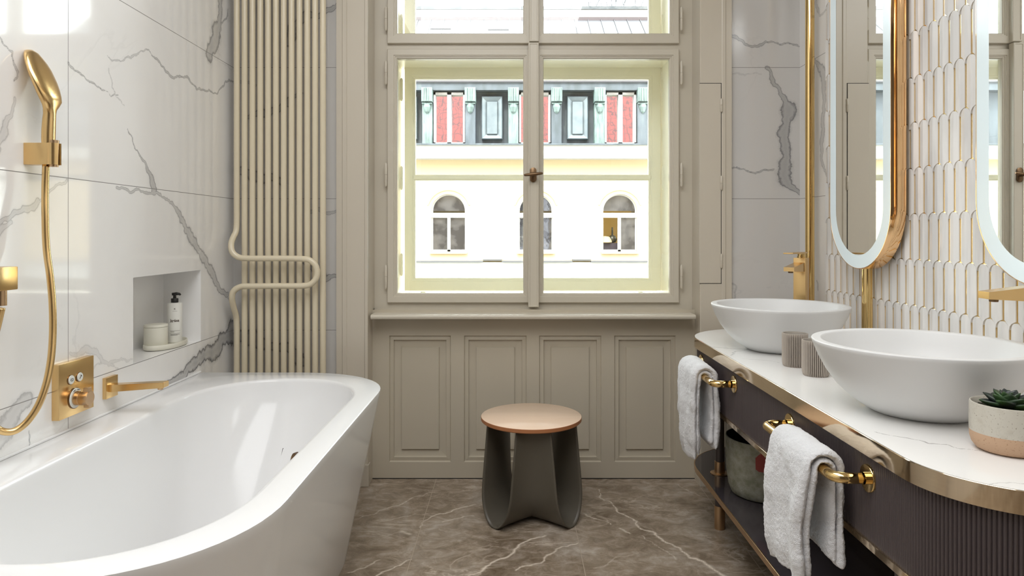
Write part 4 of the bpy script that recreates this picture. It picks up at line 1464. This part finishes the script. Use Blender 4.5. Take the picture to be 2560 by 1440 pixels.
# ------------------------------------------------------------------ potted succulent
pc = (.948, 1.308, CZ)
pp = thing('potted_succulent', 'dark green rosette succulent in a two-tone speckled stoneware pot', 'plant', pc)
Mp = Mat('speckled_glaze', (.50, .47, .40), .35)
sp_ = Mp.noise(None, 330, 2, .6); sp2 = Mp.noise(None, 70, 4, .6)
cc = Mp.mix(Mp.ramp(sp_, [(.64, 0.0), (.72, 1.0)]), (.55, .52, .45), (.26, .22, .17))
cc = Mp.mix(Mp.ramp(sp2, [(.5, 0.0), (.75, .6)]), cc, (.44, .40, .33)); Mp.color(cc)
Mq = Mat('bare_sandy_clay', (.50, .33, .21), .75)
sp3 = Mq.noise(None, 300, 2, .6); Mq.color(Mq.mix(Mq.ramp(sp3, [(.62, 0.0), (.72, 1.0)]), (.54, .36, .235), (.33, .19, .11)))
pot = MB()
pot.cur = 1; pot.lathe([(0, 0), (.046, 0), (.054, .004), (.0605, .013), (.0635, .024), (.0640, .036)], pc, 64)
pot.cur = 0; pot.lathe([(.0640, .036), (.0645, .045), (.0640, .088), (.0632, .091), (.0615, .0915), (.0600, .090), (.0595, .070), (0, .070)], pc, 64)
po = pot.obj('pot', None, pp, mats=[Mp.m, Mq.m], auto=50); fix_normals(po)
Ms = Mat('mossy_soil', (.03, .028, .012), .95)
sn = Ms.noise(None, 160, 4, .7); Ms.color(Ms.ramp(sn, [(.45, (.012, .010, .006)), (.62, (.11, .11, .02)), (.75, (.20, .17, .05))])); Ms.bump(sn, 1.0, .01)
mb = MB(); r_ = random.Random(3)
soil = []
for i in range(14):
    row = []
    for k in range(40):
        a = 2 * PI * k / 40; q = .0592 * i / 13
        row.append((pc[0] + q * math.cos(a), pc[1] + q * math.sin(a), pc[2] + .078 + r_.uniform(-.0015, .0035) - (.003 if i == 13 else 0)))
    soil.append(row)
mb.loops(soil); mb.obj('soil', Ms.m, pp, smooth=True)
Ml = Mat('dark_succulent_leaf', (.03, .06, .03), .30)
lp, lx_ = Ml.pos()
ob_ = Ml.n('ShaderNodeTexCoord').outputs['Object']
Ml.color(Ml.mix(Ml.ramp(Ml.noise(None, 25, 2, .5), [(.4, 0.0), (.62, 1.0)]), (.022, .030, .028), (.045, .105, .030)))
ga = 2.39996
def leaf(i, n):
    t = i / (n - 1)             # 0 = outer, 1 = inner
    ang = i * ga + .6
    Ln = lerp(.054, .018, t ** .9); Wd = lerp(.0195, .010, t)
    tilt = lerp(.10, 1.15, t)
    c = Vector((pc[0] - .004, pc[1] - .004, pc[2] + lerp(.083, .0915, t)))
    dr_ = Vector((math.cos(ang), math.sin(ang), 0)); sd_ = Vector((-dr_.y, dr_.x, 0)); up = Vector((0, 0, 1))
    L = []
    m = 10
    for k in range(m + 1):
        s_ = k / m
        wdt = Wd * (math.sin(PI * min(1, s_ ** .75 * .94 + .04)) ** .7) * (1 - .35 * s_ ** 6)
        if k == m: wdt = .0008
        th = wdt * .28 + .0006
        bend = tilt + .35 * s_ * (1 if t < .5 else -.5)
        p = c + dr_ * (Ln * s_ * math.cos(tilt)) + up * (Ln * s_ * math.sin(tilt) + .006 * s_ * s_)
        nn = (up * math.cos(tilt) - dr_ * math.sin(tilt))
        row = []
        for q in range(10):
            a = 2 * PI * q / 10
            row.append(p + sd_ * (wdt * math.cos(a)) + nn * (th * math.sin(a) * (.45 if math.sin(a) > 0 else 1.2) + wdt * .35 * math.cos(a) ** 2))
        L.append(row)
    mb = MB(); mb.loops(L, cap0=True, cap1=True)
    mb.obj('leaf', Ml.m, pp, smooth=True)
for i in range(24): leaf(i, 24)

# ------------------------------------------------------------------ mirrors and poles
def pill(yc, zc, hw, hh, n=28):
    out = []
    for k in range(n + 1):
        a = PI * k / n; out.append((yc + hw * math.cos(a), zc + (hh - hw) + hw * math.sin(a)))
    for k in range(n + 1):
        a = PI + PI * k / n; out.append((yc + hw * math.cos(a), zc - (hh - hw) + hw * math.sin(a)))
    return out
MZ0, MZ1 = 1.020, 2.42
MXF, MXB = 1.226, 1.277
def mirror(yc, label, pole_z=(CZ, ZC)):
    t = thing('oval_mirror', label, 'mirror', (MXB, yc, CZ), 'pill-shaped mirrors over the basins')
    zc, hh, hw = (MZ0 + MZ1) / 2, (MZ1 - MZ0) / 2, .2155
    def ring(d, x): return [(x, y, z) for y, z in pill(yc, zc, hw - d, hh - d)]
    mb = MB(); mb.loops([ring(.004, MXB), ring(0, MXB - .002), ring(0, MXF + .001), ring(.0015, MXF - .001), ring(.003, MXF - .001), ring(.003, MXF + .002)])
    fr_ = mb.obj('gold_frame', m_copper, t, auto=40)
    mb = MB(); mb.loops([ring(.003, MXF), ring(.050, MXF)]); mb.obj('light_ring', m_ring, t)
    mb = MB(); mb.loops([ring(.050, MXF)], cap1=True); mb.obj('mirror_glass', m_mirror, t)
    mb = MB(); mb.loops([ring(.002, MXB - .001)], cap1=True); mb.obj('back_plate', m_gold, t)
    mb = MB()
    mb.tube([(MXB - .018 + .0, yc, CZ), (MXB - .018, yc, MZ0 + .004)], .0180, 28)
    mb.obj('support_pole', m_gold, t, auto=40)
    mb = MB(); mb.tube([(MXB - .018, yc, MZ1 - .004), (MXB - .018, yc, ZC)], .0180, 28)
    mb.obj('support_pole', m_gold, t, auto=40)
    return t
mirror(2.434, 'pill-shaped mirror with a frosted lit rim, above the basin nearer the window')
mirror(1.597, 'pill-shaped mirror cut by the right edge, above the basin nearer the camera')
pl_ = thing('brass_pole', 'shiny brass pole rising from the worktop beside the window-side tap', 'pole', (1.264, 2.912, CZ))
mb = MB(); mb.tube([(1.262, 2.912, CZ), (1.262, 2.912, ZC)], .0185, 32); mb.obj('pole_tube', m_gold, pl_, auto=40)
mb = MB(); mb.lathe([(.0185, .0), (.030, 0), (.030, .003), (.0185, .005)], (1.262, 2.912, CZ), 32); mb.obj('pole_base', m_gold, pl_, auto=40)

# ------------------------------------------------------------------ taps
def tap(cx, cy, ang, label, reach=.165, side=False):
    """square column tap; ang = direction the spout points (radians in plan)"""
    t = thing('basin_tap', label, 'tap', (cx, cy, CZ), 'brass taps of the basins')
    M = Matrix.Translation((cx, cy, CZ)) @ Matrix.Rotation(ang, 4, 'Z')
    def bx_(name, a, mat, par, bev=.0015):
        mb = MB(); mb.box(*a, bev); mb.v = [tuple(M @ Vector(v)) for v in mb.v]
        return mb.obj(name, mat, par, auto=30)
    hc = .017 if side else .024
    bx_('tap_column', (-hc, hc, -.024, .024, 0, .318), m_brass, t)
    mb = MB()
    L = []
    for x, z0_, z1_ in ((.015, .262, .300), (reach, .268, .284)):
        L.append([(x, -.020, z0_), (x, .020, z0_), (x, .020, z1_), (x, -.020, z1_)])
    mb.loops(L, cap0=True, cap1=True); mb.v = [tuple(M @ Vector(v)) for v in mb.v]
    spo = mb.obj('spout', m_brass, t); fix_normals(spo)
    mb = MB(); mb.lathe([(0, -.007), (.009, -.007), (.010, 0)], (reach - .022, 0, .268), 20); mb.v = [tuple(M @ Vector(v)) for v in mb.v]
    mb.obj('aerator', m_bronze, spo, auto=40)
    mb = MB(); mb.lathe([(0, .318), (.0165, .318), (.0165, .322), (.014, .328), (.016, .337), (0, .338)], (0, 0, 0), 24); mb.v = [tuple(M @ Vector(v)) for v in mb.v]
    nk = mb.obj('lever_neck', m_gold, t, auto=40)
    bx_('lever', ((-.015, .015, -.024, .16, .336, .3415) if side else (-.024, .160, -.019, .019, .336, .3415)), m_brass, nk, .001)
    return t
tap(1.176, 2.795, math.atan2(-.125, -.105), 'brass column tap beside the pole, pouring toward the window-side basin', .152)
tap(1.206, 1.545, math.atan2(.012, -.17), 'brass tap whose spout reaches in from the right edge, below the cut mirror', .137, True)

# ------------------------------------------------------------------ added soft fill light overhead, framed like a ceiling panel
t = thing('ceiling_fill_light', 'large unseen fill panel added at the ceiling to brighten the room', 'fill light', (-.2, .7, ZC))
mb = MB()
for a in ((-.98, .58, -.63, -.60), (-.98, .58, 2.0, 2.03), (-.98, -.95, -.60, 2.0), (.55, .58, -.60, 2.0)): mb.box(a[0], a[1], a[2], a[3], ZC - .03, ZC)
mb.obj('fill_panel_frame', m_ceil, t)
ld = bpy.data.lights.new('fill_panel', 'AREA'); ld.shape = 'RECTANGLE'; ld.size = 1.5; ld.size_y = 2.6
ld.energy = FILL_LIGHT; ld.color = (.975, .985, 1.0)
lo = bpy.data.objects.new('fill_panel', ld); COL.objects.link(lo); lo.parent = t; lo.location = (0, 0, -.015)
# sky portal in the window opening: guides the daylight sampling, gives no light of its own
ld = bpy.data.lights.new('window_portal', 'AREA'); ld.shape = 'RECTANGLE'; ld.size = 1.42; ld.size_y = 2.0; ld.cycles.is_portal = True
lo = bpy.data.objects.new('window_portal', ld); COL.objects.link(lo); lo.location = (.0915, 3.80, 1.80); lo.rotation_euler = (-PI / 2, 0, 0)

# ------------------------------------------------------------------ outside: the house across the street
YH = 18.0
def hx_(px): return X(px, YH)
def hz_(py): return Z(py, YH)
m_fac = Mat('cream_yellow_facade', (0.3700, 0.2923, 0.1739), .9).m
m_facw = Mat('white_stucco_trim', (0.3108, 0.3071, 0.2886), .85).m
m_wfr = Mat('white_window_joinery', (0.3700, 0.3626, 0.3552), .5).m
Mk = Mat('weathered_dark_copper', (.12, .14, .155), .6)
k1 = Mk.noise(None, 1.6, 5, .6, mapscale=(3, 1, .8)); Mk.color(Mk.ramp(k1, [(.35, (.036, .045, .051)), (.6, (.063, .074, .088)), (.75, (.09, .107, .108))]))
Mv = Mat('verdigris_copper', (.3, .42, .36), .6)
k2 = Mv.noise(None, 3.0, 5, .65, mapscale=(6, 1, .7)); Mv.color(Mv.ramp(k2, [(.33, (.055, .076, .073)), (.5, (.105, .142, .132)), (.72, (.145, .195, .178))]))
Mb = Mat('pale_blue_lead_panel', (.34, .43, .46), .5)
k3 = Mb.noise(None, 2.5, 4, .6); Mb.color(Mb.ramp(k3, [(.35, (.078, .095, .108)), (.65, (.122, .142, .152))]))
Mg = Mat('reflecting_old_glass', (.62, .62, .62), .01, 1.0)
gn = Mg.noise(None, 2.4, 2, .5); Mg.bump(gn, .05, .05)
Mg2 = Mat('dull_dark_glass', (.30, .31, .34), .04, .7)
gn = Mg2.noise(None, 3.1, 3, .5); Mg2.color(Mg2.ramp(gn, [(.4, (.055, .053, .062)), (.62, (.12, .118, .135))])); Mg2.bump(gn, .05, .05)

hs_ = thing('apartment_house', 'cream house across the street with arched windows and a copper-clad attic storey', 'building', (0, YH, -9))
W0, W1 = -11.0, 11.0
arch = [(1121.5, 0), (1339.5, 1), (1549.5, 2), (903, 3), (1767, 4)]
az0, azs, azt = hz_(629), hz_(527), hz_(485)      # sill, springing, crown
aw = 43 * YH / FPX
# wall with arched openings: columns of quads around each opening
def arched_wall():
    mb = MB()
    zb, zt_ = -9.0, hz_(398)
    op = sorted([hx_(p) for p, _ in arch])
    xs_ = [W0]
    for x in op: xs_ += [x - aw, x + aw]
    xs_.append(W1)
    for i in range(0, len(xs_), 2):
        mb.add([(xs_[i], YH, zb), (xs_[i + 1], YH, zb), (xs_[i + 1], YH, zt_), (xs_[i], YH, zt_)], [(0, 1, 2, 3)])
    n = 20
    for x in op:
        mb.add([(x - aw, YH, zb), (x + aw, YH, zb), (x + aw, YH, az0), (x - aw, YH, az0)], [(0, 1, 2, 3)])
        arc = [(x + aw * math.cos(PI * k / n), azs + (azt - azs) * math.sin(PI * k / n)) for k in range(n + 1)]
        for a, b in zip(arc[:-1], arc[1:]):
            mb.add([(a[0], YH, a[1]), (b[0], YH, b[1]), (b[0], YH, zt_), (a[0], YH, zt_)], [(0, 1, 2, 3)])
        prof = [(x + aw, az0)] + arc + [(x - aw, az0)]
        mb.loops([[(a, YH, b) for a, b in prof], [(a, YH + .3, b) for a, b in prof]], closed=True)
    mb.box(W0, W1, YH + 2.2, YH + 5, zb, zt_)
    mb.add([(W0, YH, zb), (W0, YH + 5, zb), (W0, YH + 5, zt_), (W0, YH, zt_)], [(0, 1, 2, 3)])
    mb.add([(W1, YH, zb), (W1, YH + 5, zb), (W1, YH + 5, zt_), (W1, YH, zt_)], [(0, 1, 2, 3)])
    return mb
arched_wall().obj('facade_wall', m_fac, hs_)
def aw_window(x, k):
    mb = MB(); n = 20
    def arc(s, y): return [(x - aw * s, y, az0 + (1 - s) * .3)] + [(x + aw * s * math.cos(PI - PI * q / n), y, azs + (azt - azs) * s * math.sin(PI * q / n)) for q in range(n + 1)] + [(x + aw * s, y, az0 + (1 - s) * .3)]
    mb.loops([arc(1.0, YH + .10), arc(.93, YH + .10), arc(.93, YH + .16)], closed=True)
    zt1 = hz_(532); zt0 = hz_(544)
    mb.box(x - aw, x + aw, YH + .07, YH + .14, zt0, zt1)
    mb.box(x - aw * .09, x + aw * .09, YH + .08, YH + .14, az0, zt0)
    mb.box(x - aw * 1.02, x + aw * 1.02, YH + .08, YH + .15, az0, az0 + .05)
    f = mb.obj('arched_window', m_wfr, hs_)
    g = MB()
    if k == 2:
        g.box(x + aw * .05, x + aw * .95, YH + .13, YH + .14, az0 + .03, zt0)
        a_ = arc(.94, YH + .135)
        g.loops([[p for p in a_[1:-1]]], cap1=True)
    else:
        g.box(x - aw * .95, x + aw * .95, YH + .13, YH + .14, az0 + .03, zt0)
        a_ = arc(.94, YH + .135); g.loops([[p for p in a_[1:-1]]], cap1=True)
    g.obj('pane', Mg2.m, f)
    # hood moulding line and sill
    hm = MB()
    r1 = [(x + aw * 1.25 * math.cos(a), azs + aw * 1.18 * math.sin(a)) for a in np.linspace(.25, PI - .25, 24)]
    hm.tube([(a, YH - .01, b + .02) for a, b in r1], .022, 6)
    hm.obj('hood_moulding', m_fac, f); hm = MB()
    hm.box(x - aw * 1.08, x + aw * 1.08, YH - .07, YH + .05, az0 - .055, az0 - .01)
    hm.obj('window_ledge', m_fac, f)
    if k == 2:
        rm = MB()
        mo = Mat('warm_lit_room', (.30, .19, .06), .8, **{'Emission Color': (.9, .55, .16, 1), 'Emission Strength': .22})
        rm.add([(x - aw, YH + .9, az0 - .3), (x + aw, YH + .9, az0 - .3), (x + aw, YH + .9, azt), (x - aw, YH + .9, azt)], [(0, 1, 2, 3)])
        rm.add([(x - aw - .2, YH + .3, az0 - .3), (x - aw - .2, YH + .9, az0 - .3), (x - aw - .2, YH + .9, azt), (x - aw - .2, YH + .3, azt)], [(0, 1, 2, 3)])
        rm.obj('lit_room', mo.m, hs_)
        tb_ = MB(); tb_.box(x - aw, x - aw * .0, YH + .35, YH + .7, az0 - .3, az0 + .22); tb_.obj('dark_furniture', Mat('dark_furniture', (.03, .02, .03), .6).m, hs_)
        lm = MB(); lm.lathe([(.20, 0), (.19, .06), (.13, .15), (0, .17)], (x - aw * .75, YH + .45, az0 + .24), 20)
        lm.obj('lamp_shade', Mat('lit_lamp_shade', (.3, .25, .17), .8, **{'Emission Color': (1, .8, .45, 1), 'Emission Strength': .3}).m, hs_, smooth=True)
        vs_b = MB(); vs_b.lathe([(0, 0), (.09, .02), (.13, .10), (.09, .18), (.025, .22), (.02, .42), (0, .43)], (x - aw * .28, YH + .5, az0 + .22), 16)
        vs_b.obj('dark_vase', Mat('dark_vase', (.03, .025, .012), .4).m, hs_, smooth=True)
for p, k in arch: aw_window(hx_(p), k)
# white fascia band and ledges
mb = MB(); mb.box(W0, W1, YH - .35, YH + .6, hz_(399), hz_(367)); mb.obj('cornice', m_facw, hs_)
mb = MB(); mb.box(W0, W1, YH - .42, YH + .6, hz_(367), hz_(363.5)); mb.obj('cornice_flashing', Mk.m, hs_)
mb = MB()
for a, b, z_ in ((1000, 1208, 652), (1208, 1255, 648), (1255, 1430, 652), (1430, 1476, 648), (1476, 1700, 652)):
    mb.box(hx_(a) - (8 if a == 1000 else 0), hx_(b) + (8 if b == 1700 else 0), YH - .16, YH + .1, hz_(z_ + 3), hz_(z_))
mb.obj('string_course_flashing', Mat('lead_flashing', (0.0592, 0.0592, 0.0666), .6).m, hs_)
mb = MB(); mb.box(W0, W1, YH - .10, YH + .1, -9, hz_(655)); mb.obj('lower_storey_band', m_facw, hs_)
# attic storey
az_b, az_t = hz_(363.5), hz_(205)
mb = MB(); mb.box(W0, W1, YH + .25, YH + .8, az_b, az_t); mb.obj('attic_wall', Mk.m, hs_)
mb = MB(); mb.box(W0, W1, YH - .10, YH + .5, hz_(227), hz_(207)); mb.obj('frieze', Mk.m, hs_)
pil = [1069 + 107.3 * k for k in range(-4, 10)]
for k, px in enumerate(pil):
    x = hx_(px); hwp = 12.5 * YH / FPX
    mb = MB(); mb.box(x - hwp, x + hwp, YH - .08, YH + .3, az_b, hz_(260), .01); p1 = mb.obj('pilaster', Mk.m if k % 2 else Mv.m, hs_)
    mb = MB(); mb.box(x - hwp * 1.08, x + hwp * 1.08, YH - .20, YH + .3, hz_(257), hz_(222), .015)
    for q in range(4): mb.tube([(x - hwp * .7 + q * hwp * .46, YH - .20, hz_(256)), (x - hwp * .7 + q * hwp * .46, YH - .20, hz_(224))], .022, 6)
    mb.obj('capital', Mv.m, p1)
    mb = MB(); mb.box(x - hwp, x + hwp, YH - .16, YH + .2, hz_(262), hz_(259.5)); mb.lathe([(0, -.26), (.06, -.2), (.10, -.08), (.09, 0)], (x, YH - .08, hz_(262)), 12); mb.obj('bracket', Mv.m, p1)
for k in range(len(pil) - 1):
    a, b = pil[k] + 12.5, pil[k + 1] - 12.5
    x0, x1 = hx_(a), hx_(b)
    if k % 2 == 0:     # window bay
        mb = MB(); fw = .05
        zt0, zb0 = hz_(230), hz_(360)
        xm = (x0 + x1) / 2
        for (p, q, r1, r2) in ((x0 + .02, x0 + .02 + fw, zb0, zt0), (x1 - .02 - fw, x1 - .02, zb0, zt0), (xm - .055, xm + .055, zb0, zt0), (x0 + .02, x1 - .02, zt0 - .06, zt0), (x0 + .02, x1 - .02, zb0, zb0 + .05)):
            mb.box(p, q, YH + .05, YH + .25, r1, r2)
        f = mb.obj('attic_window', m_wfr, hs_)
        g = MB(); g.box(x0 + .03, x1 - .03, YH + .18, YH + .19, zb0, zt0); g.obj('pane', Mg.m, f)
    else:
        m_ = .10
        zt0, zb0 = hz_(240), hz_(347)
        xa, xb = x0 + .16, x1 - .16
        mb = MB()
        mb.rects([(xa, xb, zb0, zt0, YH + .26), (xa, xb, zb0, zt0, YH + .06), (xa + .02, xb - .02, zb0 + .02, zt0 - .02, YH + .04), (xa + .13, xb - .13, zb0 + .13, zt0 - .13, YH + .10), (xa + .14, xb - .14, zb0 + .14, zt0 - .14, YH + .05)], cap=True)
        mb.obj('metal_panel', Mb.m, hs_)
# metal roof with standing seams
m_roof = Mat('pale_lilac_metal_roof', (0.036, 0.033, 0.038), .45).m
m_seam = Mat('roof_seam_metal', (0.014, 0.011, 0.015), .5).m
ry0, rz0, ry1, rz1 = YH - .15, hz_(203), 21.5, Z(49, 21.5)
mb = MB()
mb.add([(W0, ry0, rz0), (W1, ry0, rz0), (W1, ry1, rz1), (W0, ry1, rz1)], [(0, 1, 2, 3)])
mb.add([(W0, ry0, rz0), (W1, ry0, rz0), (W1, ry0, rz0 - .06), (W0, ry0, rz0 - .06)], [(3, 2, 1, 0)])
rf = mb.obj('metal_roof', m_roof, hs_)
mb = MB()
x = W0 + .2
while x < W1:
    mb.tube([(x, ry0, rz0 + .02), (x, ry1, rz1 + .02)], .016, 5); x += .41
mb.obj('standing_seam', m_seam, rf)
for px0, px1, py in ((1076, 1127, 77), (1220, 1272, 79)):
    y_ = 19.9; mb = MB(); mb.tube([(X(px0, y_), y_, Z(py, y_) + .06), (X(px1, y_), y_, Z(py, y_) + .06)], .03, 6); mb.obj('snow_guard', m_seam, rf)
mb = MB(); mb.box(W0, W1, 21.45, 21.65, rz1 - .04, rz1 + .07); mb.obj('ridge_flashing', Mat('faded_pink_flashing', (0.035, 0.02, 0.022), .6).m, hs_)
mb = MB(); mb.box(W0, W1, 21.9, 23.5, rz1 - 2, Z(24, 21.9)); mb.obj('parapet_wall', m_facw, hs_)
Mo = Mat('grey_coping', (.45, .47, .50), .7); on = Mo.noise(None, 3, 5, .7); Mo.color(Mo.ramp(on, [(.4, (.028, .031, .035)), (.6, (.07, .07, .072))]))
mb = MB(); mb.box(W0, W1, 21.85, 23.5, Z(24, 21.9), Z(16, 21.9)); mb.obj('coping', Mo.m, hs_)
# bare tree tops behind the parapet
tree = thing('bare_tree', 'thin bare treetop showing over the roof parapet across the street', 'tree', (X(1490, 25), 25, 4))
mb = MB(); r_ = random.Random(11)
def twig(p, d, l, r, dep):
    q = p + d * l
    mb.tube([p, (p + q) / 2 + Vector((r_.uniform(-.05, .05), 0, r_.uniform(-.03, .05))), q], [r, r * .8, r * .6], 5, caps=False)
    if dep:
        for k in range(3):
            dd = (d + Vector((r_.uniform(-.8, .8), r_.uniform(-.3, .3), r_.uniform(-.1, .6)))).normalized()
            twig(lerp(p, q, r_.uniform(.5, 1)), dd, l * .62, r * .6, dep - 1)
for px in (1470, 1530, 1560):
    twig(Vector((X(px, 25), 25, 6.5)), Vector((r_.uniform(-.15, .25), 0, 1)).normalized(), 2.6, .035, 4)
mb.obj('branches', Mat('grey_bark', (0.0518, 0.0518, 0.0555), .9).m, tree)

# our own house: red tiled roof above the room (mirrored in the attic windows opposite)
own = thing('red_tiled_roof', 'red clay-tiled roof of the near house, mirrored in the attic windows opposite', 'roof', (0, 3.9, 4.6))
Mrt = Mat('red_clay_tiles', (.50, .12, .075), .75)
pp_, xx_ = Mrt.pos()
a_ = Mrt.math('PINGPONG', xx_[0], .13); b_ = Mrt.math('PINGPONG', xx_[2], .16)
shd = Mrt.math('MAXIMUM', Mrt.math('LESS_THAN', a_, .02), Mrt.math('LESS_THAN', b_, .02))
nn_ = Mrt.noise(None, 3.5, 4, .6)
Mrt.color(Mrt.mix(shd, Mrt.mix(nn_, (.135, .015, .010), (.098, .011, .008)), (.040, .005, .004)))
mb = MB()
mb.add([(-14, 4.0, 4.6), (14, 4.0, 4.6), (14, -5.0, 13.5), (-14, -5.0, 13.5)], [(0, 1, 2, 3)])
mb.add([(-14, 4.0, 4.6), (14, 4.0, 4.6), (14, 4.0, 4.4), (-14, 4.0, 4.4)], [(3, 2, 1, 0)])
mb.obj('roof_slope', Mrt.m, own)
mb = MB(); mb.box(-14, XL - .4, 3.70, 3.78, -9, 4.5); mb.box(XR + .3, 14, 3.70, 3.78, -9, 4.5); mb.box(XL - .4, XR + .3, 3.70, 3.78, ZC + .1, 4.5); mb.box(XL - .4, XR + .3, 3.70, 3.78, -9, -.2)
mb.obj('street_wall', m_fac, own)
# street
mb = MB(); mb.add([(-30, 3.7, -9), (30, 3.7, -9), (30, YH, -9), (-30, YH, -9)], [(0, 1, 2, 3)])
so2 = mb.obj('street_paving', Mat('grey_street_paving', (.35, .34, .33), .9).m); so2['kind'] = 'structure'

# tidy helper properties
for o in bpy.data.objects:
    if '_org' in o.keys(): del o['_org']
